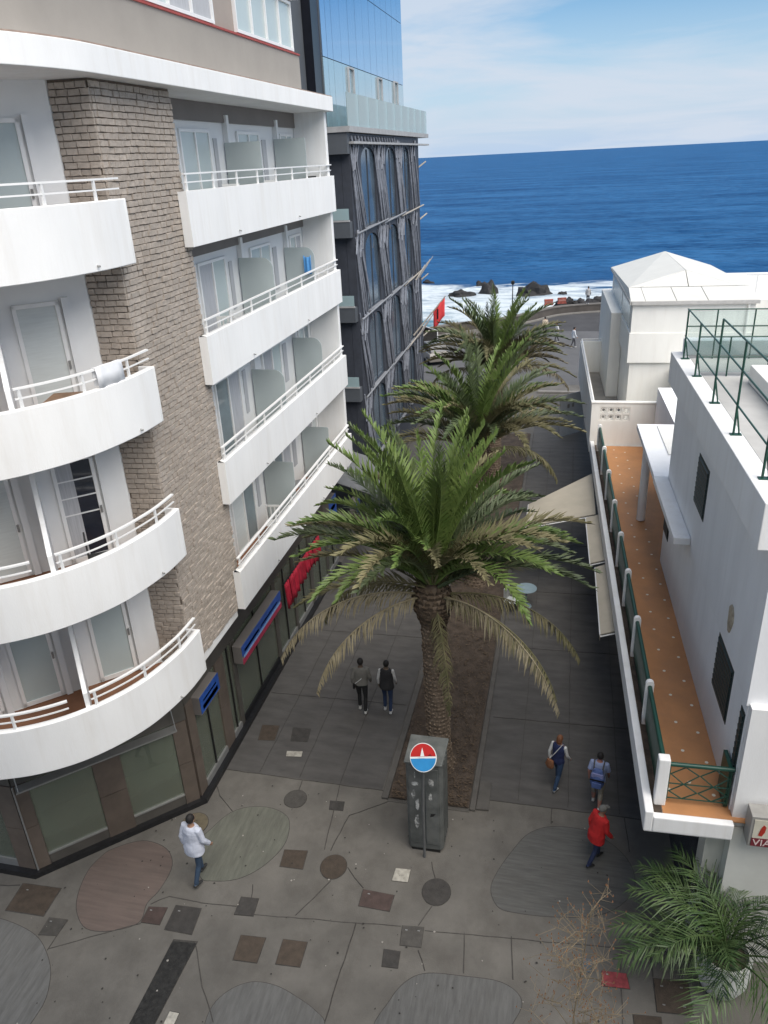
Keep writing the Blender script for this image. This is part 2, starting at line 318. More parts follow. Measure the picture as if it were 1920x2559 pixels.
# ================================================================== APARTMENT BUILDING (left)
apt = thing('apartment_building', 'white apartment building with curved corner balconies and a brick pier', 'building', (-11, 16, 0))
ZB = [4.45, 7.32, 10.19, 13.06]; PH = 1.05; ROOF0 = 15.92
rim = spline([(-13.5, 8.3), (-12.2, 8.4), (-10.8, 8.58), (-9.78, 8.86), (-9.0, 9.2), (-8.3, 9.78), (-7.72, 10.68), (-7.43, 11.75), (-7.38, 12.62)], 7)
CW0, CW1 = Vector((-8.42, 12.60)), Vector((-11.15, 10.05))      # upper corner wall line
cdir = (CW1 - CW0).normalized(); cnor = Vector((cdir.y, -cdir.x)); cnor = -cnor if cnor.y > 0 else cnor
def cw(t, d=0): p = CW0 + cdir * t + cnor * d; return (p.x, p.y)
# walls: one shell for the street wing, one for the corner wing
w = MB(); w.prism([(-20, 15.5), (-8.65, 15.5), (-8.65, 25.62), (-20, 25.62)], 4.3, ROOF0)
wall_street = w.build('wall', WALLW, apt)
w = MB(); w.prism([(-20, 10.05), (CW1.x, CW1.y), (CW0.x, CW0.y), (-8.42, 13.4), (-20, 13.4)], 4.3, ROOF0)
wall_corner = w.build('wall', WALLW, apt)
w = MB(); w.box(-8.64, -7.62, 25.4, 25.62, 4.6, ROOF0); w.build('end_pier', WHITE, apt, bevel=0.01)
# ---- brick pier: mortar core, bricks one by one
pz0, pz1 = 4.42, ROOF0
core = [(-7.7, 12.7), (-7.7, 15.5), (-9.2, 15.5), (-9.2, 12.62), (-8.42, 12.62)]
def shrink(poly, d):
    c = Vector((-8.4, 14.0)); return [tuple(Vector(p) + (c - Vector(p)).normalized() * d) for p in poly]
pier = MB(); pier.prism([(-7.735, 12.74), (-7.735, 15.49), (-9.15, 15.49), (-9.15, 12.8), (-8.42, 12.66)], pz0, pz1 - 0.003)
brick_pier = pier.build('brick_pier', MORT, apt)
bmesh_v = []
def brick_mesh(wd_, h, d, sd):
    rr = random.Random(sd); m = MB(); j = lambda: rr.uniform(-.006, .006)
    P = []
    for k in (0, 1):
        iy = 0.0 if k == 0 else 0.007
        for a, b in ((-.5, -.5), (.5, -.5), (.5, .5), (-.5, .5)):
            P.append((a * (wd_ - 2 * iy) + j() * (1 - 0.3 * k), k * d + (j() if k else 0), b * (h - 2 * iy) + j()))
    m.add(P, [(0, 3, 2, 1), (4, 5, 6, 7), (0, 1, 5, 4), (1, 2, 6, 5), (2, 3, 7, 6), (3, 0, 4, 7)])
    return m.mesh('brick', BRICK)
BV = [brick_mesh(w_, .100, .036, i) for i, w_ in enumerate((.15, .175, .20, .23, .27, .16, .21, .19))]
BWID = [.15, .175, .20, .23, .27, .16, .21, .19]
bricks = []
def brick_face(p0, p1, nrm, step_bias):
    p0, p1 = Vector(p0), Vector(p1); L = (p1 - p0).length; d = (p1 - p0) / L
    row = 0; z = pz0 + 0.07
    while z < pz1 - 0.05:
        s = -random.uniform(0, .12)
        while s < L - 0.06:
            i = random.randrange(8); w_ = BWID[i]
            a = max(0, s); b = min(L, s + w_); cw_ = b - a
            if cw_ > 0.05:
                c = p0 + d * (a + b) / 2
                wave = 0.005 * math.sin(c.y * 2.3 + z * 1.7) + 0.003 * math.sin(c.y * 5.1 - z * 0.9)
                bricks.append((Vector((c.x, c.y, z + wave)), d, nrm, i, cw_ / w_, random.uniform(-.015, .012), random.uniform(-.02, .02)))
            s += w_ + 0.003
        z += 0.108; row += 1
brick_face((-7.735, 12.72), (-7.735, 15.5), Vector((1, 0)), 0)
nl = Vector((-0.0826, -0.68)); d_ = (Vector((-7.70, 12.70)) - Vector((-8.42, 12.64))).normalized(); nl = Vector((d_.y, -d_.x))
brick_face((-8.42, 12.66), (-7.715, 12.72), nl, 0)
eye = Vector((0, 0, 14.5))
def hidden(b):      # behind the curved balcony fronts
    return b[2].y < -0.5 and any(z - 0.1 < b[0].z < z + 1.0 for z in ZB)
bricks.sort(key=lambda b: (hidden(b), (b[0] - eye).length))
rest = MB()
for n, (c, d, nr, i, sx, pr, rot) in enumerate(bricks):
    M3 = Matrix(((d.x, nr.x, 0), (d.y, nr.y, 0), (0, 0, 1)))
    mtx = Matrix.Translation(c + Vector((nr.x, nr.y, 0)) * pr) @ M3.to_4x4() @ Matrix.Rotation(rot, 4, 'Y') @ Matrix.Diagonal((sx, 1, 1, 1))
    if n < 300:
        o = link('brick', BV[i], brick_pier); o.matrix_local = mtx
    else:
        me = BV[i]; rest.add([mtx @ v.co for v in me.vertices], [tuple(p.vertices) for p in me.polygons])
rest.build('brick_rest', BRICK, brick_pier, kind='stuff')

# ---- balconies
wing_y0, wing_y1 = 15.18, 25.66
def posts_on(path, step, start=0.0):
    out = []; acc = 0; nxt = start
    for i in range(len(path) - 1):
        a, b = Vector(path[i]), Vector(path[i + 1]); l = (b - a).length
        while nxt <= acc + l: out.append(a.lerp(b, (nxt - acc) / l)); nxt += step
        acc += l
    return out
def railing(path, z, parent, step=1.05, inset=0.07, side=1, hh=0.33):
    p = offset(path, inset * side); m = MB()
    m.strip(offset(p, -0.025 * side), z + hh - 0.03, z + hh, 0.06, side=side)
    m.strip(offset(p, -0.012 * side), z + hh * 0.48 - 0.012, z + hh * 0.48 + 0.012, 0.024, side=side)
    for q in posts_on(p, step, 0.08): m.box(q.x - .02, q.x + .02, q.y - .02, q.y + .02, z - 0.02, z + hh - 0.031)
    return m.build('railing', METALW, parent)
finT = 1.62                                                    # fin wall position along the corner wall
fin0 = Vector(cw(finT)); fin1 = Vector((-8.28, 9.83))
fd = (fin1 - fin0).normalized(); fl = (fin1 - fin0).length
def near(path, q): return min(range(len(path)), key=lambda i: (Vector(path[i]) - q).length)
ifin = near(rim, fin1)
for fi, z in enumerate(ZB):
    # corner balcony: slab, curved parapet, railing in two lengths, fin
    inner = offset(rim, 0.13)
    slab = MB(); poly = [(x, y) for x, y in offset(rim, 0.02)] + [(-7.75, 12.66), (-8.42, 12.6), (CW1.x, CW1.y), (-13.5, 10.05)]
    slab.prism(poly, z + 0.002, z + 0.14)
    sl_ = slab.build('balcony_slab', WHITE, apt)
    fl_ = MB(); fl_.prism([(x, y) for x, y in offset(rim, 0.14)] + [(-7.76, 12.6), (-8.42, 12.57), (CW1.x + .02, CW1.y - .03), (-13.5, 10.0)], z + 0.143, z + 0.155); fl_.build('tile_floor', TERRA, sl_)
    pp = MB(); pp.strip(rim, z, z + PH, 0.13); pp.box(-7.70, -7.385, 12.621, 12.68, z, z + PH)
    par = pp.build('balcony_parapet', WHITE, apt, smooth=35, bevel=0.015)
    railing(rim[:ifin - 1], z + PH, par); railing(rim[ifin + 1:], z + PH, par)
    dr = MB(); q = Vector(rim[-9 + fi % 3]); dr.tube([(q.x - .05, q.y, z + .10), (q.x + .05, q.y - .03, z + .085)], 0.018, 8); dr.build('drain_spout', ALU, par)
    ft = z + 2.74
    prof = [(0, z + .16), (fl - 0.10, z + .16), (fl - 0.10, z + PH + .30), (fl - .18, z + PH + .34), (fl * .62, z + PH + .62), (fl * .42, z + PH + 1.0), (fl * .30, z + PH + 1.4), (fl * .25, ft), (0, ft)]
    fn = MB(); fn.extr([(fin0.x + fd.x * s + fd.y * .04, fin0.y + fd.y * s - fd.x * .04, zz) for s, zz in prof], (-fd.y * .08, fd.x * .08, 0)); fn.build('fin_wall', WHITE, apt)
    # doors of the corner wing
    for k, (t0, t1, kind) in enumerate(((0.52, 1.30, 1), (2.05, 2.85, 0), (3.2, 3.6, 2))):
        h = z + .17; top = z + 2.32
        fr = MB()
        for a, b, zz0, zz1 in ((t0, t0 + .07, h, top), (t1 - .07, t1, h, top), (t0, t1, top - .07, top - .0), (t0, t1, h, h + .1)):
            A, B = cw(a, .0), cw(b, .0); C_, D_ = cw(b, .06), cw(a, .06)
            fr.prism([A, B, C_, D_][::-1] if zz1 else None, zz0 + (0.001 if zz1 - zz0 < .2 else 0), zz1 + (0.001 if zz1 - zz0 < .2 else 0))
        door = fr.build('balcony_door', METALW, apt, bevel=0.004)
        open_ = (fi == 1 and k == 0)
        pn = MB(); pn.prism([cw(t0 + .06, .012), cw(t1 - .06, .012), cw(t1 - .06, .03), cw(t0 + .06, .03)][::-1], h + .09, top - .06)
        pn.build('pane', DARKGL if open_ else (FROST, FROST, FROSTL)[(fi + k) % 3], door)
        if open_:
            c_ = MB(); c_.prism([cw(t0 + .42, .034), cw(t1 - .06, .034), cw(t1 - .06, .05), cw(t0 + .42, .05)][::-1], h + .09, top - .06); c_.build('curtain', CURT, door)
            for zz in (1.0, 1.35, 1.7):
                c_ = MB(); c_.prism([cw(t0 + .07, .04), cw(t1 - .07, .04), cw(t1 - .07, .056), cw(t0 + .07, .056)][::-1], h + zz, h + zz + .025); c_.build('blind_slat', METALW, door)
        hd = MB(); hp = cw(t0 + .035, .09); hd.box(hp[0] - .015, hp[0] + .015, hp[1] - .015, hp[1] + .015, h + .95, h + 1.1); hd.build('handle', ALU, door)
        sb = MB(); sb.prism([cw(t0 - .16, 0), cw(t0 - .04, 0), cw(t0 - .04, .10), cw(t0 - .16, .10)][::-1], h, top + .05); sb.build('door_reveal', WALLW, apt)
    # street wing balcony
    s2 = MB(); s2.prism([(-8.64, wing_y0 + .33), (-7.68, wing_y0 + .02), (-7.52, wing_y0 + .02), (-7.52, wing_y1 - .02), (-8.64, wing_y1 - .02)], z + 0.002, z + 0.14)
    sb_ = s2.build('balcony_slab', WHITE, apt)
    s2 = MB(); s2.prism([(-8.64, wing_y0 + .34), (-7.7, wing_y0 + .14), (-7.63, wing_y0 + .14), (-7.63, wing_y1 - .14), (-8.64, wing_y1 - .14)], z + 0.143, z + 0.155); s2.build('tile_floor', TERRA if fi == 0 else LEDGE, sb_)
    path = [(-7.69, wing_y0), (-7.5, wing_y0), (-7.5, wing_y1), (-8.64, wing_y1)]
    p2 = MB(); p2.strip(path, z, z + PH, 0.12); par2 = p2.build('balcony_parapet', WHITE, apt, bevel=0.015)
    railing([(-7.5, wing_y0 + .12), (-7.5, wing_y1), (-8.6, wing_y1)], z + PH, par2, step=1.3)
    for yy in (17.6, 21.9):
        d_ = MB(); d_.tube([(-7.52, yy, z + .12), (-7.44, yy, z + .10)], 0.016, 8); d_.build('drain_spout', ALU, par2)
    for k, y in enumerate((19.88, 23.45)):          # frosted dividers with one rounded corner
        top = z + (2.0 if (fi + k) % 2 else 2.12); rr = 0.28 if fi in (1, 2) else 0.04
        arc = [(-7.66 - rr + rr * math.cos(a), top - rr + rr * math.sin(a)) for a in [R(10 * i) for i in range(10)]]
        pr = [(-8.6, z + .2), (-7.66, z + .2)] + arc + [(-8.6, top)]
        dv = MB(); dv.extr([(x, y, zz) for x, zz in pr], (0, 0.03, 0)); dv.build('divider', FROSTD, apt)
        dv = MB(); dv.box(-8.645, -8.52, y + .10, y + .24, z + .16, z + 2.62); dv.build('pilaster', WALLW, apt)
    for k, (y0, y1) in enumerate(((16.1, 17.35), (17.45, 19.05), (20.75, 22.3), (24.0, 25.1))):
        h = z + .17; top = z + 2.28
        fr = MB(); fr.box(-8.645, -8.585, y0, y0 + .07, h, top); fr.box(-8.645, -8.585, y1 - .07, y1, h, top)
        fr.box(-8.645, -8.586, y0 + .07, y1 - .07, top - .07, top); fr.box(-8.645, -8.586, y0 + .07, y1 - .07, h, h + .1)
        fr.box(-8.645, -8.58, (y0 + y1) / 2 - .03, (y0 + y1) / 2 + .03, h + .1, top - .07)
        door = fr.build('balcony_door', METALW, apt, bevel=0.004)
        for a, b in ((y0 + .07, (y0 + y1) / 2 - .03), ((y0 + y1) / 2 + .03, y1 - .07)):
            pn = MB(); pn.box(-8.632, -8.615, a, b, h + .1, top - .07); pn.build('pane', (FROST, FROSTL, CURT, FROST, FROSTK, FROST, FROSTL)[(fi * 5 + k * 3 + int(a * 7)) % 7], door)
    for y0, y1 in ((22.55, 22.85), (19.3, 19.5)):
        v_ = MB(); v_.box(-8.645, -8.62, y0, y1, z + .9, z + 2.1); v_.build('vent_panel', CURT, apt)
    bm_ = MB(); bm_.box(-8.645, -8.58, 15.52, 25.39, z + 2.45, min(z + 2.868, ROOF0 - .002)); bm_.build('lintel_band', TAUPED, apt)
# fascia under the brick pier
f_ = MB(); f_.strip([(-7.73, 12.45), (-7.73, 15.2)], 4.22, 4.418, 0.14); f_.box(-8.6, -7.88, 12.7, 15.2, 4.30, 4.41); f_.build('fascia', WHITE, apt, bevel=0.01)
# cornice slab above the top floor
cp = offset(rim, -0.06)
cpoly = [p for p in cp] + [(-7.42, 25.78), (-20, 25.78), (-20, 8.6)]
c_ = MB(); c_.prism(cpoly, ROOF0, ROOF0 + .40); corn = c_.build('cornice', WHITE, apt, bevel=0.012)
c_ = MB(); c_.strip(offset(rim, -0.045) + [(-7.435, 25.76)], ROOF0 + .403, ROOF0 + .425, 0.10); c_.build('coping_edge', mat('rusty_coping', (.36, .27, .22), .8, .2, 5), corn)
# attic storey
arim = offset(rim, 0.62)[:-3] + [(-8.02, 13.2), (-8.02, 24.65)]
a_ = MB(); a_.prism([p for p in arim] + [(-20, 24.65), (-20, 9.1)], ROOF0 + .402, 17.34); a_.build('attic_parapet', TAUPE, apt, smooth=30)
c_ = MB(); c_.strip(offset(arim, -0.035), 17.343, 17.385, 0.14); c_.build('attic_coping', REDC, apt)
a_ = MB(); a_.prism([(-20, 11), (-10.5, 11), (-8.12, 14.2), (-8.12, 24.55), (-20, 24.55)], 17.342, 21.0)
attic = a_.build('attic_wall', mat('pinkish_taupe', (.33, .285, .25), .8, .05, 1.2), apt)
for y0, y1, n in ((15.6, 18.85, 3), (20.15, 24.3, 4)):
    fr = MB(); zz0, zz1 = 17.42, 18.62
    fr.box(-8.118, -8.03, y0, y1, zz0, zz0 + .07); fr.box(-8.118, -8.03, y0, y1, zz1 - .07, zz1)
    for k in range(n + 1):
        y = y0 + (y1 - y0 - .06) * k / n; fr.box(-8.117, -8.032, y, y + .06, zz0 + .07, zz1 - .07)
    wf = fr.build('attic_window', METALW, apt)
    for k in range(n):
        a = y0 + .06 + (y1 - y0 - .06) * k / n; b = y0 + (y1 - y0 - .06) * (k + 1) / n
        p_ = MB(); p_.box(-8.10, -8.085, a, b, zz0 + .07, zz1 - .07)
        p_.build('pane', FROST if (y0 > 19 or k == 0) else CURT, wf)
c_ = MB(); c_.box(-8.4, -7.9, 15.2, 24.6, 18.7, 18.95); c_.build('attic_lintel', WHITE, apt)
c_ = MB(); c_.box(-8.3, -7.85, 15.0, 24.7, 18.953, 19.1); c_.build('attic_eave', REDC, apt)
# ---- ground floor: shops
gz = 4.3
GC0, GC1 = Vector((-8.42, 13.09)), Vector((-11.19, 10.39)); gd = (GC1 - GC0).normalized(); gn = Vector((-gd.y, gd.x)); gn = -gn if gn.y > 0 else gn; GL = (GC1 - GC0).length
def gw(t, d=0): p = GC0 + gd * t + gn * d; return (p.x, p.y)
# interior room floor and back wall so that the panes have depth behind them
c_ = MB(); c_.prism([(-17, 11.9), (-12.3, 11.9), (-9.9, 14.2), (-9.9, 25.6), (-17, 25.6)], 0.02, gz - .01); c_.build('shop_back_wall', mat('shop_interior', (.16, .17, .14), .8, .25, .8), apt)
c_ = MB(); c_.prism([(-17, 10.6), (-11.2, 10.6), (-8.6, 13.1), (-8.6, 25.5), (-17, 25.5)], 0.03, 0.06); c_.build('shop_floor', mat('pale_green_floor', (.42, .46, .36), .4, .15, 1.0), apt)
c_ = MB(); c_.prism([(-18, 10.42), (-11.2, 10.42), (-8.45, 13.1), (-8.45, 25.6), (-18, 25.6)], gz - .55, gz - .005); c_.build('shop_fascia', STONED, apt)
def gpanel(t0, t1, z0, z1, d0, d1, m, name, parent):
    b = MB(); b.prism([gw(t0, d0), gw(t1, d0), gw(t1, d1), gw(t0, d1)][::-1], z0, z1); return b.build(name, m, parent)
shopf = gpanel(0.0, GL, 2.62, gz - .02, 0.0, .05, STONED, 'shop_front', apt)
for t0, t1, z1 in ((0.02, .36, 2.6), (1.62, 2.24, 2.6), (3.58, GL - .01, 2.6)):
    for k, (za, zb) in enumerate(((.14, 1.36), (1.375, z1))): gpanel(t0, t1, za, zb, -.02, .05, STONEB, 'stone_panel', shopf)
for t0, t1 in ((.36, 1.62), (2.24, 3.58)):
    gpanel(t0 + .005, t1 - .005, .45, 2.6, 0.0, .015, SHOPG, 'pane', shopf)
    gpanel(t0 + .005, t1 - .005, .14, .42, -.03, .03, STONED, 'stall_riser', shopf)
    gpanel(t0 + .005, t1 - .005, .422, .46, -.02, .06, ALU, 'sill', shopf)
gpanel(.3, GL - .05, 2.56, 2.60, .06, .30, ALU, 'canopy_frame', shopf); gpanel(.3, GL - .05, 3.2, 3.24, .06, .09, ALU, 'canopy_frame', shopf)
for t in (.32, GL - .1):
    b = MB(); p0 = gw(t, .29); p1 = gw(t, .07); b.tube([(p0[0], p0[1], 2.58), (p1[0], p1[1], 3.22)], .012, 6); b.build('canopy_stay', ALU, shopf)
b = MB(); p = gw(GL, .06); b.tube([(p[0], p[1], .1), (p[0], p[1], 2.6)], .02, 6); b.build('corner_strip', ALU, shopf)
# side of the corner shop along the square
side_ = MB().box(-20, -11.2, 10.36, 10.42, 2.62, gz - .02).build('shop_front', STONED, apt)
xx = -11.2
for wd_, kind in ((.45, 's'), (1.5, 'g'), (.3, 's'), (1.6, 'g'), (.4, 's')):
    if kind == 's':
        for za, zb in ((.14, 1.36), (1.375, 2.6)): MB().box(xx - wd_, xx, 10.345, 10.40, za, zb).build('stone_panel', STONEB, side_)
    else:
        MB().box(xx - wd_ + .004, xx - .004, 10.385, 10.40, .35, 2.6).build('pane', SHOPG, side_); MB().box(xx - wd_ + .004, xx - .004, 10.35, 10.41, .14, .348).build('sill', ALU, side_)
    xx -= wd_ + .003
# street side of the shops
shops = MB().box(-8.44, -8.40, 13.1, 25.55, 2.95, gz - .02).build('shop_front', STONED, apt)
yy = 13.12
for k, (wd_, kind) in enumerate(((.35, 's'), (1.3, 'g'), (.5, 's'), (.5, 'g'), (.22, 's'), (2.9, 'd'), (.25, 's'), (1.5, 'g'), (.2, 's'), (1.5, 'g'), (.3, 's'), (1.6, 'g'), (.25, 's'), (1.2, 'g'))):
    if kind == 's':
        for za, zb in ((.14, 1.5), (1.515, 2.94)): MB().box(-8.46, -8.385, yy, yy + wd_, za, zb).build('stone_panel', STONEB if k < 3 else STONED, shops)
    else:
        MB().box(-8.44, -8.425, yy + .004, yy + wd_ - .004, .32, 2.94).build('pane', SHOPG, shops)
        MB().box(-8.46, -8.37, yy + .004, yy + wd_ - .004, .14, .318).build('sill', ALU if kind == 'g' else BLACKG, shops)
        MB().box(-8.45, -8.39, yy + wd_ * .48, yy + wd_ * .48 + .05, .32, 2.94).build('mullion', BLACKG, shops)
    yy += wd_ + .003
pl = MB(); pl.strip([(-20, 10.38), (-11.2, 10.38), (-8.41, 13.08), (-8.41, 25.6)], 0.0, .138, -.17, side=1); pl.build('plinth', BLACKG, apt)
s_ = MB(); s_.prism([(-8.4, 15.3), (-7.75, 15.3), (-7.75, 25.5), (-8.4, 25.5)], 4.36, 4.44); s_.build('soffit', mat('brown_soffit', (.10, .085, .07), .8, .1, 2), apt)

# ---- signs hung on the apartment building
BLUE = mat('blue_sign', (.020, .085, .36), .35, .2, 5); BLUE2 = mat('light_blue_print', (.22, .40, .68), .35, .2, 12, stretch=(1, 4, 1)); PINK = mat('crimson_sign', (.42, .03, .08), .4, .15, 4); PALE = mat('pale_sign_print', (.55, .62, .70), .5, .1, 9)
def facesign(name, label, y0, y1, z0, z1, x, parts):
    t = thing(name, label, 'sign', (x, (y0 + y1) / 2, z0))
    MB().box(x - .28, x, y0, y1, z0, z1).build('sign_box', TAUPED, t, bevel=.02)
    for nm, m, a, b, c, d in parts: MB().box(x + .001, x + .012, y0 + (y1 - y0) * a, y0 + (y1 - y0) * b, z0 + (z1 - z0) * c, z0 + (z1 - z0) * d).build(nm, m, t)
    return t
facesign('shop_sign', 'long blue shop sign with a crimson lower edge on the ground floor', 15.75, 18.75, 2.30, 2.86, -8.06,
         [('blue_band', BLUE, 0, 1, .45, 1), ('blue_band', BLUE2, .03, .97, .30, .44), ('red_band', PINK, 0, 1, 0, .29), ('print', PALE, .05, .40, .56, .70), ('print', PALE, .45, .9, .58, .68)])
facesign('shop_sign', 'small blue shop sign near the corner beneath the lowest curved balcony', 13.45, 14.5, 2.42, 2.95, -8.18,
         [('blue_band', BLUE, 0, 1, .1, 1), ('blue_band', BLUE2, .1, .9, .2, .45), ('print', PALE, .15, .85, .6, .7)])
facesign('shop_sign', 'blue sign panel behind palm fronds past the red garments', 24.3, 25.2, 2.5, 3.3, -8.15, [('blue_band', BLUE, 0, 1, 0, 1), ('print', PALE, .2, .8, .4, .6)])
rl = thing('garment_rail', 'red garments hanging along the shop front', 'clothes rail', (-8.1, 20.8, 2.0))
MB().tube([(-8.02, 18.95, 2.92), (-8.02, 22.5, 2.92)], .018, 8).build('rail', BLACKG, rl)
RED = mat('red_cloth', (.38, .012, .035), .8, .3, 5, stretch=(1, 4, .6))
for k in range(9):
    y = 19.05 + k * .385; L_ = random.uniform(.62, .92); b = MB(); n = 7; P = []
    for j in range(n + 1):
        for i in range(5):
            t = i / 4; P.append((-8.02 + .05 * math.sin(j * 1.9 + k) + .05 * t, y + .34 * j / n, 2.9 - L_ * t * (1 + .06 * math.sin(j + k))))
    b.add(P, [(j * 5 + i, j * 5 + i + 1, (j + 1) * 5 + i + 1, (j + 1) * 5 + i) for j in range(n) for i in range(4)])
    o = b.build('garment', RED, rl, smooth=60); s_ = o.modifiers.new('solid', 'SOLIDIFY'); s_.thickness = .012

# ---- things on the balconies
PLW = mat('white_plastic', (.72, .72, .70), .4, .05, 4); RATT = mat('dark_frame', (.03, .03, .03), .5, .2, 5); CLOTHW = mat('white_towel', (.75, .76, .78), .9, .06, 6)
def chair(name, label, loc, rz, m, cat='chair', group=None, legs=RATT):
    t = thing(name, label, cat, loc, rz, group, local=True)
    MB().box(-.21, .21, -.21, .21, .42, .45).build('seat', m, t, bevel=.01)
    b = MB()
    for x in (-.19, -.06, .06, .19): b.box(x - .018, x + .018, .19, .215, .452, .86)
    b.box(-.21, .21, .188, .218, .862, .92); b.build('backrest', m, t)
    for x in (-.19, .19):
        for y in (-.19, .19): MB().tube([(x, y, 0), (x * .95, y * .95, .42)], .014, 6).build('leg', legs, t)
    return t
def table(name, label, loc, r, h, m, rnd=True, cat='table'):
    t = thing(name, label, cat, loc, 0.3, local=True)
    if rnd: MB().lathe([(r - .02, h - .03), (r, h - .02), (r, h - .005), (r - .01, h)], 24).build('table_top', m, t)
    else: MB().box(-r, r, -r * .7, r * .7, h - .03, h).build('table_top', m, t, bevel=.008)
    MB().tube([(0, 0, .03), (0, 0, h - .03)], .03, 8).build('pedestal', m, t)
    MB().lathe([(r * .55, 0), (r * .55, .02), (.05, .035)], 16).build('foot', m, t)
    return t
chair('balcony_chair', 'white slatted chair on the top street balcony, nearest the brick pier', (-8.05, 18.7, ZB[3] + .155), 0.4, PLW)
chair('balcony_chair', 'white slatted chair on the top street balcony beyond the first divider', (-8.1, 21.3, ZB[3] + .155), 0.5, PLW)
chair('balcony_chair', 'dark-framed chair on the top street balcony at its seaward end', (-7.95, 24.9, ZB[3] + .155), 0.8, RATT)
chair('balcony_chair', 'white chair on the second-highest street balcony near the brick pier', (-8.0, 17.2, ZB[2] + .155), 0.2, PLW)
chair('balcony_chair', 'chair behind the rail of the second-highest street balcony, past the blue towel', (-8.0, 24.6, ZB[2] + .155), 0.9, PLW)
chair('balcony_chair', 'white chair on the lowest street balcony against a frosted divider', (-8.1, 18.9, ZB[0] + .155), 0.1, PLW)
table('balcony_table', 'small dark table on the lowest street balcony behind a divider', (-7.95, 21.3, ZB[0] + .155), .34, .72, ALU)
table('balcony_table', 'brown table on the curved balcony below the top one', (-8.15, 11.2, ZB[2] + .155), .42, .74, mat('brown_table', (.20, .12, .07), .6, .2, 5), False)
chair('balcony_chair', 'folding chair on the dark-doored curved balcony', (-8.4, 11.3, ZB[1] + .155), 2.2, RATT)
BT = mat('blue_towel_cloth', (.09, .30, .62), .9, .1, 6)
tw = MB(); tw.box(-7.72, -7.69, 23.4, 23.43, ZB[2] + .9, ZB[2] + 1.0)
tw = MB(); P = [(-7.95 + .08 * t, 23.36 + .025 * math.sin(j * 2), ZB[2] + 1.95 - .62 * t * 1.0) for j in range(4) for t in (0, .33, .66, 1)]
tw = MB(); n = 6
P = [(-7.98 + .24 * j / n, 23.37 + .03 * math.sin(j * 1.7), ZB[2] + 1.72 - .50 * i / 4 + (.06 if j in (0, n) and i == 0 else 0)) for j in range(n + 1) for i in range(5)]
tw.add(P, [(j * 5 + i, j * 5 + i + 1, (j + 1) * 5 + i + 1, (j + 1) * 5 + i) for j in range(n) for i in range(4)])
o = tw.build('towel', BT, label='blue towel hung on a frosted divider of a street balcony', cat='towel', smooth=60); o.modifiers.new('s', 'SOLIDIFY').thickness = .015
iT = len(rim) - 12; q0 = Vector(offset(rim, .07)[iT]); q1 = Vector(offset(rim, .07)[iT + 4])
tw = MB(); P = []
for j in range(7):
    c = q0.lerp(q1, j / 6); dirn = (q1 - q0).normalized(); nn = Vector((dirn.y, -dirn.x))
    for k, (dd_, zz) in enumerate(((-.045, -.30), (-.045, -.1), (-.03, .012), (.04, .014), (.055, -.12), (.06, -.34))):
        P.append((c.x + nn.x * (dd_ + .012 * math.sin(j * 2)), c.y + nn.y * (dd_ + .012 * math.sin(j * 2)), ZB[2] + PH + .335 + zz))
tw.add(P, [(j * 6 + i, j * 6 + i + 1, (j + 1) * 6 + i + 1, (j + 1) * 6 + i) for j in range(6) for i in range(5)])
o = tw.build('towel', CLOTHW, label='white towel hung over the rail of a curved balcony', cat='towel', smooth=60); o.modifiers.new('s', 'SOLIDIFY').thickness = .012
# ================================================================== DARK SLATE BUILDING AND GLASS STOREY (beyond)
slate = thing('slate_building', 'dark slate building with arched windows and slanting ribs', 'building', (-10, 37, 0))
DX = -8.2; DY0, DY1 = 30.3, 44.2
GLEDGE = mat('grey_ledge', (.22, .23, .25), .6, .1, 3)
FZ = [(12.05, 15.0), (8.80, 11.75), (5.55, 8.5), (2.3, 5.25)]          # window sill and head zones per storey
cols = [(31.9, 34.3), (36.3, 38.3), (40.0, 41.6)]
# front wall with real arched openings: built as strips round each opening
def arch(y0, y1, z0, z1, n=10):
    r = (y1 - y0) / 2; c = (y0 + y1) / 2; rz = min(r, .55)
    return [(c + r * math.cos(a), z1 - rz + rz * math.sin(a)) for a in [math.pi * k / n for k in range(n + 1)]]
wl = MB(); wl.box(-20, DX - .35, DY0, DY1, 0, 15.46); wl.build('wall', DARKB, slate)
fw = MB()
ys = [DY0] + [v for c in cols for v in c] + [DY1]
for i in range(0, len(ys), 2): fw.box(DX - .34, DX, ys[i], ys[i + 1], 0.5, 15.44)
for ci, (y0, y1) in enumerate(cols):
    zz = 0.5
    for s0, h1 in FZ[::-1]:
        fw.box(DX - .34, DX - .001, y0, y1, zz, s0)
        a = arch(y0, y1, s0, h1); top = h1 + .02
        for k in range(len(a) - 1):
            (ya, za), (yb, zb) = a[k], a[k + 1]
            fw.extr([(DX - .001, yb, zb), (DX - .001, ya, za), (DX - .001, ya, top), (DX - .001, yb, top)], (-.33, 0, 0))
        zz = top
    fw.box(DX - .34, DX - .001, y0, y1, zz, 15.44)
fw.build('facade', DARKB, slate, fix=True)
for ci, (y0, y1) in enumerate(cols):
    for s0, h1 in FZ:
        a = arch(y0 + .002, y1 - .002, s0, h1); b = MB(); b.extr([(DX - .07, y0 + .002, s0), (DX - .07, y1 - .002, s0)] + [(DX - .07, y, z) for y, z in a], (-.03, 0, 0))
        wn_ = b.build('window', mat('blue_slate_glass', (.07, .10, .13), .12, .25, 1, spec=.7), slate)
        MB().box(DX - .065, DX + .12, y0 - .05, y1 + .05, s0 - .07, s0 - .002).build('sill', GLEDGE, wn_)
        MB().box(DX - .069, DX - .04, (y0 + y1) / 2 - .03, (y0 + y1) / 2 + .03, s0, h1 - .1).build('mullion', DARKB, wn_)
rng = random.Random(3)
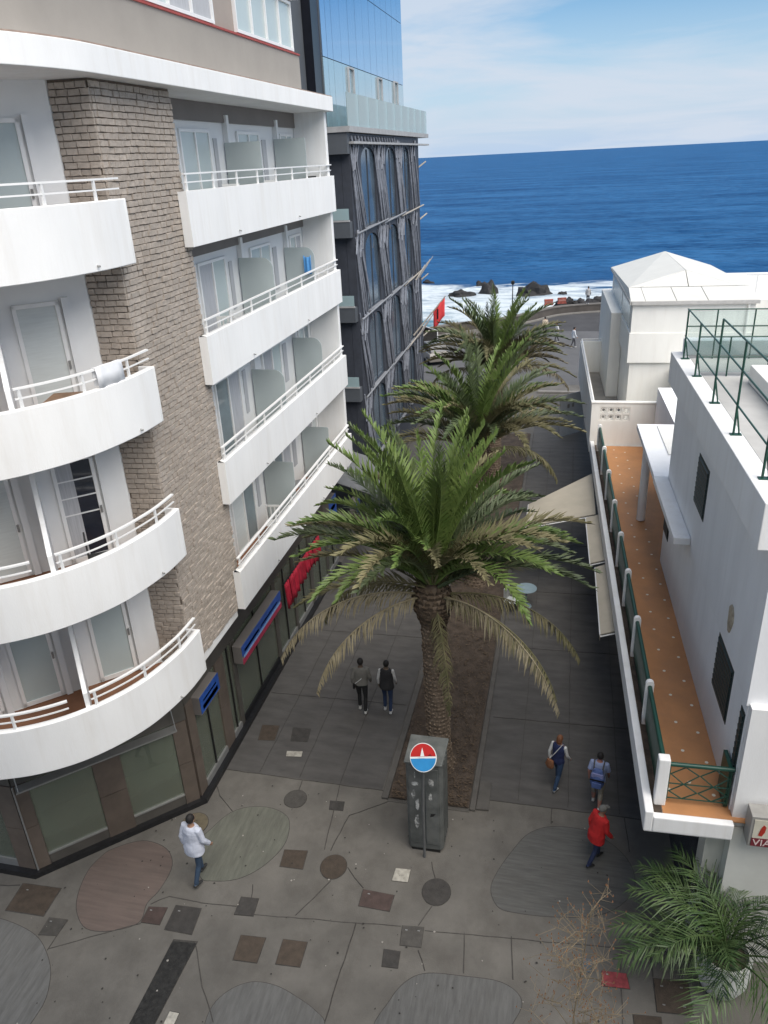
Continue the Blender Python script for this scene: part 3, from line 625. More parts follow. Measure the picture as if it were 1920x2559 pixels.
# slanting ribs in bundles between the windows, each its own piece
for bi, (ya, yb) in enumerate(((30.35, 31.8), (34.4, 36.2), (38.4, 39.9), (41.7, 43.6))):
    for fi, (s0, h1) in enumerate(FZ):
        n = (6, 9, 8, 5)[bi]
        for k in range(n):
            t = k / max(1, n - 1); yt = ya - .35 + (yb - ya) * t * .8; dy_ = rng.uniform(.75, 1.25); yb_ = min(yt + dy_, yb + .55)
            z1 = h1 + rng.uniform(-.25, .45) - .35 * t; z0 = s0 - .55 + rng.uniform(-.1, .7)
            if fi == 3: z0 = max(z0, 1.2)
            yt = max(yt, DY0 + .03); mid = ((yt + yb_) / 2 - .10, (z0 + z1) / 2 + rng.uniform(-.15, .15))
            b = MB(); b.tube([(DX + .03, yt, z1), (DX + .07, mid[0], mid[1]), (DX + .05, yb_, z0)], [.028, .040, .022], 5); b.build('rib', DARKR, slate)
        for k in range(n // 2):                    # short ribs crossing the other way under the arches
            yt = ya + (yb - ya) * (k + .8) / (n // 2 + .6); z1 = h1 + rng.uniform(.0, .3)
            b = MB(); b.tube([(DX + .05, yt, z1), (DX + .09, yt - rng.uniform(.3, .6), z1 - rng.uniform(.6, 1.0))], [.05, .03], 6); b.build('rib', DARKR, slate)
for k in range(16):
    y = DY0 + .2 + k * .5; b = MB(); b.tube([(DX + .03, y, 15.35), (DX + .06, y + .18, 14.98 + .08 * (k % 3))], [.05, .035], 6); b.build('rib', DARKR, slate)
# floor ledges: pale slanting timbers in two lengths
for z in (11.95, 8.68, 5.46):
    for k, (y0, y1) in enumerate(((30.35, 35.6), (35.0, 39.6), (38.9, 44.5))):
        b = MB(); b.tube([(DX + .12, y0, z + .02 * k), (DX + .16, y1, z + .14 + .03 * k)], .038, 8); b.build('ledge_pole', GLEDGE if k < 2 else WOOD, slate)
MB().box(DX - .02, DX + .22, DY0 - .1, 46.3, 15.08, 15.16).build('ledge_pole', LEDGE, slate)
MB().box(-20, DX + .16, 29.9, 46.5, 15.47, 15.66).build('roof_ledge', LEDGE, slate)
MB().box(-20, DX - .4, DY1 + .01, 46.2, 0.2, 15.0).build('rear_wall', DARKG, slate)
for z in (14.2, 11.6, 8.4, 5.2):     # dark lanterns and poles at the seaward corner
    MB().tube([(DX - .2, DY1 - .1, z - .3), (DX + .3, DY1 + .5, z + .1)], [.045, .035], 6).build('corner_pole', WOOD, slate)
for z in (5.9, 9.0):
    for k in range(4): MB().tube([(DX + .05, 42.2 + .35 * k, z - .5), (DX + .45 + .08 * k, 42.9 + .4 * k, z + .2 + .1 * k)], [.04, .025], 6).build('corner_pole', DARKR if k % 2 else WOOD, slate)
# recessed flank facing the square, with small balconies
MB().box(-20, DX - .02, 31.0, 31.2, 0.1, 15.45).build('flank_wall', DARKG, slate)
MB().box(-20, DX + .02, 29.95, 30.28, 14.75, 15.46).build('flank_beam', DARKG, slate)
for z in (11.83, 8.63, 5.36):
    bl = MB().box(-12, DX - .05, 29.95, 30.9, z, z + .58).build('flank_balcony', DARKG, slate, bevel=.01)
    MB().box(-12, DX - .06, 29.93, 30.02, z + .583, z + .64).build('balcony_cap', LEDGE, bl)
    MB().box(-12, DX - .08, 29.96, 29.98, z + .65, z + 1.05).build('balcony_glass', RAILG, bl)
for z in (12.4, 9.2, 6.0, 2.6):
    dr_ = MB().box(-10.4, -8.6, 30.94, 30.995, z, z + 2.25).build('flank_door', DARKGL, slate)
    for x in (-10.4, -9.5, -8.66): MB().box(x, x + .05, 30.90, 30.938, z, z + 2.25).build('door_frame', DARKG, dr_)
    MB().box(-10.4, -8.6, 30.90, 30.937, z + 2.255, z + 2.31).build('door_frame', DARKG, dr_)
# concrete core and mirror-glass storey on top
MB().box(-20, -9.62, 29.0, 31.0, 15.67, 26).build('concrete_core', DARKG, slate)
MB().box(-9.60, -9.28, 30.2, 31.05, 15.68, 26).build('black_gap', mat('gap_black', (.006, .007, .012), .3, .2, 4), slate)  # solid black strip filling the gap between core and glass
MB().box(-19, -9.26, 31.1, 45.75, 15.67, 26).build('glass_core', DARKG, slate)
yj = [31.12, 31.75, 32.5] + [32.5 + 1.205 * k for k in range(1, 12)]
zj = [15.69, 18.02, 20.82, 25.9]
for i in range(len(yj) - 1):
    for j in range(3):
        MB().box(-9.255, -9.215 + .001 * ((i * 7 + j * 3) % 3), yj[i] + .012, yj[i + 1] - .012, zj[j] + .015, zj[j + 1] - .015).build('glass_panel', TOWER2 if j == 0 else TOWER, slate)
for y0, z0 in ((34.4, 16.4), (39.6, 16.4), (43.2, 16.5)):
    fr = MB(); fr.box(-9.21, -9.13, y0, y0 + .06, z0, z0 + 1.5); fr.box(-9.21, -9.13, y0 + .8, y0 + .86, z0, z0 + 1.5); fr.box(-9.21, -9.13, y0, y0 + .86, z0 + 1.501, z0 + 1.56); fr.build('open_sash', LEDGE, slate)
ry = 30.0
while ry < 46.2:
    MB().box(DX + .06, DX + .085, ry + .01, min(ry + 1.63, 46.4), 15.67, 16.75).build('glass_balustrade', RAILG, slate); ry += 1.65
MB().box(-9.6, DX + .06, 46.37, 46.39, 15.67, 16.75).build('glass_balustrade', RAILG, slate)

fl = thing('flag', 'red flag with a dark stroke on a slanting pole at the slate building', 'flag', (-8.1, 41.4, 5.6))
MB().tube([(-8.15, 41.2, 5.75), (-6.45, 41.6, 7.75)], [.045, .03], 8).build('pole', WOOD, fl)
FRED = mat('red_flag_cloth', (.62, .05, .055), .8, .08, 5); P = []; b = MB()
for j in range(7):
    s = .62 + .36 * j / 6; bx, by, bz = -8.15 + 1.7 * s, 41.2 + .4 * s, 5.75 + 2.0 * s
    for i in range(5): t = i / 4; P.append((bx + .03 * math.sin(j), by + .05 * math.sin(j * 1.3 + i), bz - .03 - .95 * t))
b.add(P, [(j * 5 + i, j * 5 + i + 1, (j + 1) * 5 + i + 1, (j + 1) * 5 + i) for j in range(6) for i in range(4)]); o = b.build('cloth', FRED, fl, smooth=60); o.modifiers.new('s', 'SOLIDIFY').thickness = .01
MB().obox((-6.85, 41.42, 6.85), (.035, 0, 0), (0, .02, 0), (0, 0, .26)).build('emblem', BLACKG, fl)

# ================================================================== TERRACE HOUSE (right), local frame: u across, v along the street
HA = R(1.98)
house = thing('terrace_house', 'white flat-roofed house with a long terracotta terrace over the street', 'house', (1.77, 10.88, 0), HA)
SH = mat('house_render', (0.81, 0.82, 0.83), 0.8, 0.04, 1.0, 0.12, 50, stretch=(1, 1, .4), dirt=.2, dcol=(.5, .5, .5))
GROOF = mat('grey_roof_paint', (.40, .395, .38), .8, .12, .8, .1, 40)
MB().box(1.5, 11, .42, 9.9, 3.4, 5.93).build('terrace_wall', SH, house)
MB().box(1.47, 11, .40, 9.92, 5.932, 8.86).build('upper_wall', SH, house)
MB().box(1.20, 11, .36, 10.0, 8.862, 9.645).build('roof_parapet', WHITE, house, bevel=.015)
MB().box(1.55, 10.9, .55, 9.9, 9.646, 9.652).build('roof_floor', GROOF, house)
MB().box(1.46, 10.9, 9.55, 9.95, 9.653, 10.02).build('roof_upstand', SH, house, bevel=.01)
MB().box(1.52, 11, .25, .415, 3.405, 5.98).build('near_face', WHITE, house)
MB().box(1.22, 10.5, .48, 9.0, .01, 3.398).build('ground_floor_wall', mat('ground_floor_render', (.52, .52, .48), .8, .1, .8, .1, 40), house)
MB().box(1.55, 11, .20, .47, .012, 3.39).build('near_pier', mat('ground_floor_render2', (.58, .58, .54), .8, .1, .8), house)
MB().box(1.205, 1.218, .9, 3.3, .02, 2.7).build('shop_opening', DARKGL, house)
for v0 in (3.7, 6.2): MB().box(1.205, 1.218, v0, v0 + 2.1, .02, 2.7).build('shop_opening', DARKGL, house)
def hwin(v0, v1, z0, z1, u):
    f = MB().box(u - .012, u + .02, v0, v1, z0, z1).build('window', GREENB, house)
    n = 9
    for k in range(n): z = z0 + .05 + (z1 - z0 - .1) * k / n; MB().obox((u - .02, (v0 + v1) / 2, z + .05), (.012, 0, .01), (0, (v1 - v0) / 2 - .05, 0), (-.004, 0, .05)).build('shutter_slat', GREENB, f)
    return f
hwin(1.44, 2.71, 4.67, 5.88, 1.5); hwin(9.05, 9.85, 4.62, 5.2, 1.5); hwin(.46, .72, 4.4, 5.7, 1.5); hwin(5.2, 6.35, 7.05, 8.22, 1.47)
# canopy with column and roof hatch
MB().box(1.08, 1.46, 6.1, 9.9, 6.03, 6.2).build('canopy', WHITE, house, bevel=.01)
MB().box(1.10, 3.2, 9.91, 14.5, 6.03, 6.2).build('canopy', SH, house, bevel=.01)
MB().box(1.7, 3.1, 11.6, 14.3, 6.203, 6.24).build('canopy_hatch', WHITE2, house, bevel=.01)
MB().lathe([(.13, 3.62), (.13, 6.02)], 20, (1.24, 12.6)).build('column', WHITE, house, smooth=40)
MB().box(1.6, 6, 9.93, 19.7, .01, 3.55).build('ground_floor_wall', SH, house)
MB().box(2.4, 6, 9.94, 19.6, 3.62, 6.0).build('rear_wall', SH, house)
# terrace: slab, tiled floor with white insets, cap wall, channel, posts and green panels
slab_ = MB().box(.02, 1.49, .0, 19.6, 3.30, 3.58).build('terrace_slab', WHITE, house)
floor_ = MB().box(.34, 2.3, .14, 19.55, 3.581, 3.60).build('terrace_floor', ORANGE, house)
IM = MB().lathe([(.033, 3.6005), (.035, 3.604), (.03, 3.606)], 8).mesh('tile_inset', INSET)
for iu, u in enumerate((.52, .92, 1.32)):
    k = 0; v = .75 + (.28 if iu % 2 else 0)
    while v < 19.3:
        o = link('tile_inset', IM, floor_); o.location = (u + random.uniform(-.02, .02), v + random.uniform(-.03, .03), 0); v += .86
cap = MB(); cap.box(0, .15, -.02, 19.62, 3.32, 3.78); cap.box(.151, 1.5, -.02, .12, 3.32, 3.66); cap.build('cap_wall', WHITE, house, bevel=.02)
MB().box(.152, .33, .122, 19.6, 3.582, 3.61).build('planting_channel', SOIL, house)
pv = [.36, 2.55, 4.95, 7.2, 9.35, 11.6, 14.1, 16.4, 18.9]
for k, v in enumerate(pv):
    if k == 0: MB().box(.20, .40, v - .02, v + .16, 3.6, 4.66).build('fence_post', WHITE, house, bevel=.02)
    else:
        b = MB(); w_ = .085; b.extr([(.22, v, 3.6), (.38, v, 3.6), (.38, v, 4.62)] + [(.30 + .08 * math.cos(a), v, 4.62 + .08 * math.sin(a)) for a in [R(15 * i) for i in range(13)]] + [(.22, v, 4.62)], (0, .10, 0)); b.build('fence_post', WHITE, house, bevel=.015)
for k in range(len(pv) - 1):
    a, b_ = pv[k] + (.17 if k == 0 else .105), pv[k + 1] - .005
    p = MB(); p.box(.275, .325, a, b_, 3.72, 4.50); pn_ = p.build('fence_panel', GREEN, house)
    MB().tube([(.30, a - .03, 4.56), (.30, b_ + .03, 4.56)], .045, 10).build('fence_rail', GREEN, pn_, smooth=50)
# lattice gate across the near end
gt = MB(); gt.tube([(.38, .42, 4.52), (1.48, .42, 4.52)], .042, 10); gate = gt.build('gate_rail', GREEN, house, smooth=50)
def bar(a, b, r=.012): MB().tube([(a[0], .42, a[1]), (b[0], .42, b[1])], r, 6).build('gate_bar', GREEN, gate)
for z in (4.08, 3.74): bar((.40, z), (1.46, z))
for u in (.42, 1.44): bar((u, 3.7), (u, 4.5))
for c in (.68, 1.18):
    for (a, b) in (((c - .24, 4.30), (c, 4.47)), ((c, 4.47), (c + .24, 4.30)), ((c + .24, 4.30), (c, 4.08)), ((c, 4.08), (c - .24, 4.30)), ((c - .24, 3.90), (c, 4.08)), ((c, 4.08), (c + .24, 3.90)), ((c + .24, 3.90), (c, 3.74)), ((c, 3.74), (c - .24, 3.90))): bar(a, b)
MB().box(1.40, 1.47, .44, .95, 3.64, 4.50).build('gate_leaf', GREEN, house)
# far cross wall with pierced blocks
fwv = 19.66
b = MB(); b.box(-.02, .30, fwv, fwv + .16, 3.3, 5.34); b.box(1.46, 6, fwv, fwv + .16, 3.3, 5.34); b.box(.30, 1.46, fwv, fwv + .16, 3.3, 4.62); b.box(.30, 1.46, fwv, fwv + .16, 5.20, 5.34); cwall = b.build('cross_wall', WHITE2, house)
MB().box(-.04, 6, fwv - .03, fwv + .19, 5.342, 5.40).build('wall_coping', WHITE2, house, bevel=.01)
for r_ in range(2):
    for c in range(4):
        u0 = .30 + c * .29; z0 = 4.62 + r_ * .29; bk = MB(); cu, cz = u0 + .145, z0 + .145
        for (a0, a1, c0, c1) in ((u0 + .004, u0 + .04, z0, z0 + .286), (u0 + .25, u0 + .286, z0, z0 + .286), (u0 + .04, u0 + .25, z0, z0 + .04), (u0 + .04, u0 + .25, z0 + .25, z0 + .286)): bk.box(a0, a1, fwv + .01, fwv + .15, c0, c1)
        ring = [(cu + .075 * math.cos(a), fwv + .05, cz + .075 * math.sin(a)) for a in [R(30 * i) for i in range(13)]]; bk.tube(ring, .018, 6, cap=False)
        for sx in (-1, 1):
            for sz in (-1, 1): bk.obox((cu + sx * .08, fwv + .08, cz + sz * .08), (.035, 0, .035 * sx * sz), (0, .05, 0), (-.01, 0, .01 * sx * sz))
        bk.build('pierced_block', WHITE2, cwall)
# roof railing
ru = 1.38
rail = MB().tube([(ru, .6, 10.2), (ru, 9.3, 10.2)], .018, 6).build('roof_railing', GREEN, house)
rp = [(1.33, 11.35), (3.45, 11.35), (5.42, 11.35), (7.53, 10.85), (9.2, 10.85)]
for v, zt in rp:
    MB().tube([(ru, v, 9.6), (ru, v, zt)], .022, 8).build('railing_post', GREEN, rail); MB().tube([(ru + .10, v, 9.65), (ru + .01, v, 10.1)], .016, 6).build('railing_brace', GREEN, rail)
    MB().box(ru - .06, ru + .14, v - .06, v + .06, 9.646, 9.662).build('railing_foot', GREEN, rail)
for a in (((ru, 5.42, 11.35), (ru, .5, 11.35)), ((ru, 9.3, 10.85), (ru, 5.42, 10.85)), ((ru, 9.2, 10.85), (5, 9.2, 10.85)), ((ru, 9.2, 10.45), (5, 9.2, 10.45)), ((ru, 7.53, 10.55), (5, 7.53, 10.55)), ((ru, 7.53, 10.1), (5, 7.53, 10.1)), ((ru, 5.42, 10.85), (ru, .5, 10.8))):
    MB().tube(a, .018, 6).build('railing_bar', GREEN, rail)
for v, zt in ((9.2, 10.85), (7.53, 10.55)):
    for u in (2.05, 2.9): MB().tube([(u, v, 9.6), (u, v, zt)], .018, 6).build('railing_post', GREEN, rail)
    MB().box(1.42, 5, v - .008, v + .008, 9.75, zt - .03).build('glass_screen', ROOFG, rail)
MB().box(2.4, 9, 2.0, 7.0, 9.66, 10.05).build('roof_skylight', WHITE2, house, bevel=.02)
# second terrace and pavilion beyond the cross wall
b = MB(); b.box(-.02, .12, 19.85, 31.2, 3.3, 5.26); b.box(-.02, 1.4, 31.2, 31.35, 3.3, 5.26); b.build('terrace_parapet', WHITE2, house)
MB().tube([(.05, 19.9, 5.36), (.05, 31.25, 5.36), (1.4, 31.28, 5.36)], .03, 8).build('terrace_rail', METALW, house)
MB().box(.13, 7, 19.83, 31.19, 3.3, 3.6).build('terrace_slab', mat('grey_terrace_floor', (.26, .245, .22), .85, .15, 1.0), house)
pav = thing('roof_pavilion', 'white pavilion with a shallow white hipped roof above the sea', 'pavilion', (1.77, 10.88, 0), HA)
MB().box(1.60, 6.2, 22.6, 32.6, 3.61, 6.26).build('lower_wall', WHITE2, pav)
MB().box(1.48, 6.26, 22.46, 32.7, 6.262, 7.5).build('middle_wall', WHITE2, pav, bevel=.01)
MB().box(1.53, 6.22, 22.51, 32.66, 7.502, 8.72).build('upper_wall', WHITE2, pav)
for v0, v1 in ((23.2, 26.6), (27.0, 31.6)): MB().box(1.515, 1.529, v0, v1, 7.55, 8.6).build('side_window', FROST, pav)
MB().box(1.05, 1.59, 26.5, 33.4, 3.61, 7.6).build('side_volume', WHITE2, pav, bevel=.03)
MB().box(3.3, 6.0, 21.2, 22.45, 3.61, 5.9).build('front_block', WHITE2, pav, bevel=.02); MB().box(3.25, 6.05, 21.15, 22.44, 5.902, 6.06).build('block_cap', WHITE2, pav)
u0, u1, v0, v1 = 1.42, 6.32, 22.38, 32.8; um = 3.86; EZ = 8.80
ROOFW = mat('white_roof_sheet', (.63, .62, .575), .5, .03, 1.5)
def roofpanel(P, nm='roof_panel'):
    P = [Vector(p) for p in P]; n = (P[1] - P[0]).cross(P[2] - P[0]).normalized(); n = n if n.z > 0 else -n
    c = sum(P, Vector()) / len(P); Q = [p + (c - p).normalized() * .022 for p in P]; MB().extr(Q, n * -.05).build(nm, ROOFW, pav)
k1, k2 = (1.46, 24.0, 9.10), (6.28, 24.0, 9.10); r1, r2 = (um, 25.15, 9.62), (um, 31.7, 9.66)
us = [u0, 2.0, 3.2, 4.4, u1]; ut = [k1[0], 1.95, 3.15, 4.35, k2[0]]
for i in range(4): roofpanel([(us[i], v0, EZ), (us[i + 1], v0, EZ), (ut[i + 1], 24.0, 9.10), (ut[i], 24.0, 9.10)])
roofpanel([(1.95, 24.02, 9.11), (um, 24.02, 9.11), r1]); roofpanel([(um, 24.02, 9.11), (5.75, 24.02, 9.11), r1])
roofpanel([(1.46, 24.02, 9.09), (1.95, 24.02, 9.11), r1, r2, (u0, v1, EZ)]); roofpanel([(6.28, 24.02, 9.09), (5.75, 24.02, 9.11), r1, r2, (u1, v1, EZ)])
roofpanel([(u0, v0 + .1, EZ), (1.46, 24.0, 9.09), (u0, v1, EZ)]); roofpanel([(u1, v0 + .1, EZ), (6.28, 24.0, 9.09), (u1, v1, EZ)])
roofpanel([(u0, v1, EZ), r2, (u1, v1, EZ)])
MB().prism([(u0 + .05, v0 + .06), (u1 - .05, v0 + .06), (u1 - .05, v1 - .06), (u0 + .05, v1 - .06)], 8.722, 8.77).build('eave', WHITE2, pav)
b = MB(); b.box(u0 - .03, u0 + .045, v0, v1, 8.66, 8.79); b.box(u0 + .05, u1, v0 - .04, v0 + .03, 8.66, 8.79); b.build('gutter', mat('grey_gutter', (.45, .44, .42), .5, .1, 5), pav)
MB().tube([(5.95, 22.44, 8.66), (5.95, 22.46, 6.3)], .05, 8).build('downpipe', WHITE2, pav)
MB().box(6.27, 14, 25.0, 33.0, 3.6, 8.35).build('side_wing', WHITE2, pav)
b = MB()
for v in (24.95,): b.box(6.3, 14, v - .02, v + .02, 9.35, 9.42)
for u in (6.7, 7.6, 8.5): b.box(u, u + .06, 24.93, 24.97, 8.35, 9.35)
b.build('roof_rail', METALW, pav)
# sign on the near pier
sg = thing('shop_sign', 'boxed shop sign with a red pepper and white lettering at the near pier', 'sign', (1.77, 10.88, 0), HA)
MB().box(1.72, 2.95, -.12, .19, 3.34, 4.02).build('sign_box', mat('grey_sign_case', (.30, .29, .27), .5, .1, 4), sg, bevel=.01)
CRM = mat('cream_sign_face', (.58, .55, .45), .5, .05, 5); MAR = mat('maroon_sign_band', (.16, .02, .03), .5, .1, 5); PEP = mat('red_pepper_print', (.42, .03, .015), .5, .25, 20); LGR = mat('leaf_green_print', (.10, .28, .05), .5, .1, 9); PKL = mat('pinkish_letter', (.62, .50, .48), .5, .05, 5)
MB().box(1.77, 2.92, -.131, -.122, 3.55, 3.96).build('sign_face', CRM, sg); MB().box(1.77, 2.92, -.131, -.122, 3.36, 3.548).build('sign_band', MAR, sg)
MB().extr([(1.87 + .10 * x, -.132, 3.70 + .16 * y) for x, y in ((-.1, -.5), (.5, -.6), (.9, 0), (1.0, .7), (.6, 1.0), (.3, .7), (.1, .2))], (0, -.006, 0)).build('pepper_print', PEP, sg)
MB().box(2.03, 2.2, -.138, -.132, 3.66, 3.82).build('leaf_print', LGR, sg)
def letters(txt, u, z, h, m, parent, y):
    cd = bpy.data.curves.new('letters', 'FONT'); cd.body = txt; cd.size = h; cd.extrude = .003
    o = bpy.data.objects.new('letters', cd); COL.objects.link(o); dg = bpy.context.evaluated_depsgraph_get()
    me = bpy.data.meshes.new_from_object(o.evaluated_get(dg)); bpy.data.objects.remove(o); me.materials.clear(); me.materials.append(m)
    for v in me.vertices: v.co = Vector((u + v.co.x, y - v.co.z, z + v.co.y))
    link('letters', me, parent)
letters('VIA', 1.79, 3.385, .20, PKL, sg, -.135)
wm_ = MB(); Q = [(1.49, 2.05 + .17 * math.cos(a) * (1.1 if math.sin(a) > 0 else .8), 6.62 + .26 * math.sin(a) * (1 if math.sin(a) > 0 else 1.25)) for a in [R(36 * i) for i in range(10)]]
wm_.extr(Q, (-.05, 0, 0)); wm_.build('wall_shell', mat('shell_stone', (.42, .36, .27), .8, .25, 9), house, bevel=.02)
# awnings below the terrace
def awning(name, label, P, rise):
    t = thing(name, label, 'awning', P[0]); b = MB(); b.extr(P, (0, 0, .03)); b.build('cloth', BEIGE, t)
    a, d = Vector(P[1]), Vector(P[2]); c = MB(); c.tube([a, d], .03, 8); c.build('front_bar', METALW, t)
    v = MB(); v.extr([a, d, d + Vector((0, 0, -.18)), a + Vector((0, 0, -.18))], (-.006, -.006, 0)); v.build('valance', BEIGE, t)
    for q0, q1 in ((Vector(P[0]), a), (Vector(P[3]), d)): c = MB(); c.tube([q0 - Vector((0, 0, .05)), q1 - Vector((0, 0, .05))], .02, 6); c.build('arm', METALW, t)
    return t
awning('awning', 'wide beige awning stretched far out over the street', [(1.25, 24.95, 3.05), (-1.1, 24.7, 2.55), (-1.1, 26.6, 2.55), (1.2, 28.7, 3.05)], 0)
awning('awning', 'narrow beige awning under the terrace edge, nearer the square', [(1.62, 17.5, 3.2), (1.22, 17.5, 3.05), (1.16, 21.1, 3.05), (1.5, 21.1, 3.2)], 0)
awning('awning', 'narrow beige awning under the terrace edge beside the wide one', [(1.45, 21.35, 3.2), (1.02, 21.35, 3.05), (.92, 24.6, 3.05), (1.35, 24.6, 3.2)], 0)
bd = thing('hoarding', 'pale grey hoarding with small dark print leaning at the kerb', 'panel', (.45, 42.4, 0))
GB = mat('pale_grey_board', (.24, .25, .26), .7, .08, 1.5)
MB().extr([(-.18, 41.6, .05), (1.1, 42.9, .05), (1.1, 43.2, 2.3), (-.25, 41.9, 2.3)], (.03, -.03, 0)).build('panel', GB, bd)
for k, (a, z) in enumerate(((.30, 1.55), (.48, 1.55), (.24, 1.15), (.40, 1.15), (.56, 1.15))):
    x = -.2 + 1.3 * a; y = 41.6 + 1.32 * a + .3 * z / 2.3; MB().extr([(x, y - .055, z), (x + .1, y + .047, z), (x + .1, y + .072, z + .2), (x, y - .03, z + .2)], (.012, -.012, 0)).build('print', STONED, bd)
for x, y in ((-.1, 41.75), (1.0, 42.85)): MB().tube([(x, y + .15, 0), (x - .03, y + .28, 2.2)], .025, 6).build('support', ALU, bd)
tb = table('cafe_table', 'round blue-grey cafe table on the street beside the palm bed', (-.95, 23.6, 0), .36, .74, mat('blue_grey_table', (.24, .32, .36), .4, .1, 4))
chair('cafe_chair', 'pale metal chair beside the round cafe table', (-1.42, 23.2, 0), 1.2, mat('pale_metal_chair', (.42, .44, .43), .5, .1, 5), legs=ALU)
# ================================================================== PALM BED AND PALMS
bed = MB(); nx, ny = 22, 150; P = []
for j in range(ny + 1):
    for i in range(nx + 1):
        x = -3.76 + 2.0 * i / nx; y = 14.0 + 28 * j / ny; P.append((x, y, .02 + .05 * noise.noise(Vector((x * 1.6, y * 1.6, 3))) + .03 * noise.noise(Vector((x * 6, y * 6, 9))) + .03))
bed.add(P, [(j * (nx + 1) + i, j * (nx + 1) + i + 1, (j + 1) * (nx + 1) + i + 1, (j + 1) * (nx + 1) + i) for j in range(ny) for i in range(nx)])
bed.build('planting_bed', SOIL, kind='structure', smooth=60)
kb = MB(); kb.box(-3.94, -3.77, 13.95, 42.1, -.01, .075); kb.box(-1.74, -1.60, 13.95, 42.1, -.01, .075); kb.box(-3.77, -1.74, 13.90, 14.0, -.01, .02); kb.build('kerb', KERB, kind='structure', bevel=.015)
sheet('stone_slab', [(-1.58, 14.0), (-1.28, 14.02), (-1.3, 14.95), (-1.58, 14.93)], KERB, .002, .06, label='pale stone slab on the ground beside the palm bed', cat='slab')
# leaf litter in the bed
lit = MB(); rl_ = random.Random(5)
for k in range(2600):
    x = rl_.uniform(-3.7, -1.8); y = 14 + 16 * rl_.random() ** 1.6; a = rl_.uniform(0, 6.3); l = rl_.uniform(.02, .06); w_ = l * .35; z = .075 + rl_.uniform(0, .03)
    c, s = math.cos(a), math.sin(a); lit.add([(x - c * l, y - s * l, z), (x + s * w_, y - c * w_, z + .01), (x + c * l, y + s * l, z + .004), (x - s * w_, y + c * w_, z + .012)], [(0, 1, 2, 3)])
lit.build('leaf_litter', mat('dry_litter', (.10, .07, .045), .9, .4, 9), label='dry brown leaf litter scattered in the palm bed', cat='litter', kind='stuff')

FG = mat('palm_green', (.075, .130, .030), .5, .3, 2.5, spec=.3, local=True, col2=(.135, .185, .052)); FD = mat('palm_dark_green', (.050, .078, .034), .5, .25, 2, spec=.3, local=True, col2=(.095, .118, .056))
FO = mat('palm_olive', (.110, .108, .052), .65, .3, 2, spec=.2, local=True, col2=(.185, .165, .092)); FB = mat('palm_dry', (.135, .115, .070), .8, .3, 2, spec=.1, local=True, col2=(.23, .20, .135))
def frond(L, e0, e1, n=78, ll=.56, lw=.044, seed=0, hang=0.0, curl=1.25, stiff=.42, base=.07, spr=(50, 27)):
    rr = random.Random(seed); m = MB(); N_ = 22; pts = [Vector((0, 0, 0))]; ds = L / N_; side = 0
    for i in range(N_):
        t = (i + .5) / N_; a = e0 + (e1 - e0) * t ** curl; pts.append(pts[-1] + Vector((math.cos(a) * ds, 0, math.sin(a) * ds)))
    m.tube(pts, [max(.006, .035 * (1 - t / N_) ** .8 + (.02 if t < 3 else 0)) for t in range(N_ + 1)], 5, ell=[.55] * (N_ + 1))
    def at(t):
        f = t * N_; i = min(int(f), N_ - 1); return pts[i].lerp(pts[i + 1], f - i), (pts[i + 1] - pts[i]).normalized()
    for s in (-1, 1):
        for k in range(n):
            t = base + (1 - base) * (k + rr.random() * .6) / n; p, d = at(min(t, .999)); up = Vector((-d.z, 0, d.x)); sd = Vector((0, s, 0))
            prof = (math.sin(math.pi * min(1, (t + .10) / 1.10) ** .85)) ** .6 if t < .97 else .35
            if rr.random() < .07: continue
            l = ll * max(.28, prof) * rr.uniform(.68, 1.15); sp_ = R(spr[0] - spr[1] * t) + rr.uniform(-.24, .24)
            v = (d * math.cos(sp_) + sd * math.sin(sp_) * .92 + up * (stiff - hang * .9 + rr.uniform(-.26, .22))).normalized()
            g_ = Vector((0, 0, -1)); q1 = p + v * l * .5; v2 = (v + g_ * (.22 + hang * .9)).normalized(); q2 = q1 + v2 * l * .5
            wv = d.cross(v).normalized().cross(v).normalized() * lw * .5
            m.add([p - wv * .6, p + wv * .6, q1 + wv, q1 - wv, q2], [(0, 1, 2, 3), (3, 2, 4)])
    return m.mesh('frond', FG, fix=False)
FV = {'up': [frond(4.1, R(84), R(40), seed=1, stiff=.55), frond(3.9, R(76), R(22), seed=2, stiff=.5), frond(3.8, R(82), R(52), seed=3, stiff=.6)],
      'mid': [frond(3.9, R(62), R(-12), seed=4), frond(3.8, R(55), R(-28), seed=5), frond(4.0, R(68), R(0), seed=6)],
      'low': [frond(3.8, R(36), R(-24), seed=7), frond(3.6, R(28), R(-30), seed=8, hang=.12), frond(3.8, R(44), R(-20), seed=9)],
      'dry': [frond(3.9, R(8), R(-74), seed=10, hang=.8, stiff=.1, lw=.034), frond(4.1, R(20), R(-66), seed=11, hang=.9, stiff=.05, lw=.034), frond(2.6, R(-40), R(-88), seed=12, hang=1.0, stiff=0, lw=.03)]}
BARK = mat('palm_bark', (.12, .088, .062), .95, .3, 6, .6, 40, col2=(.22, .17, .125)); BARKD = mat('palm_boss', (.055, .038, .026), .95, .35, 7, .6, 40, col2=(.12, .085, .055))
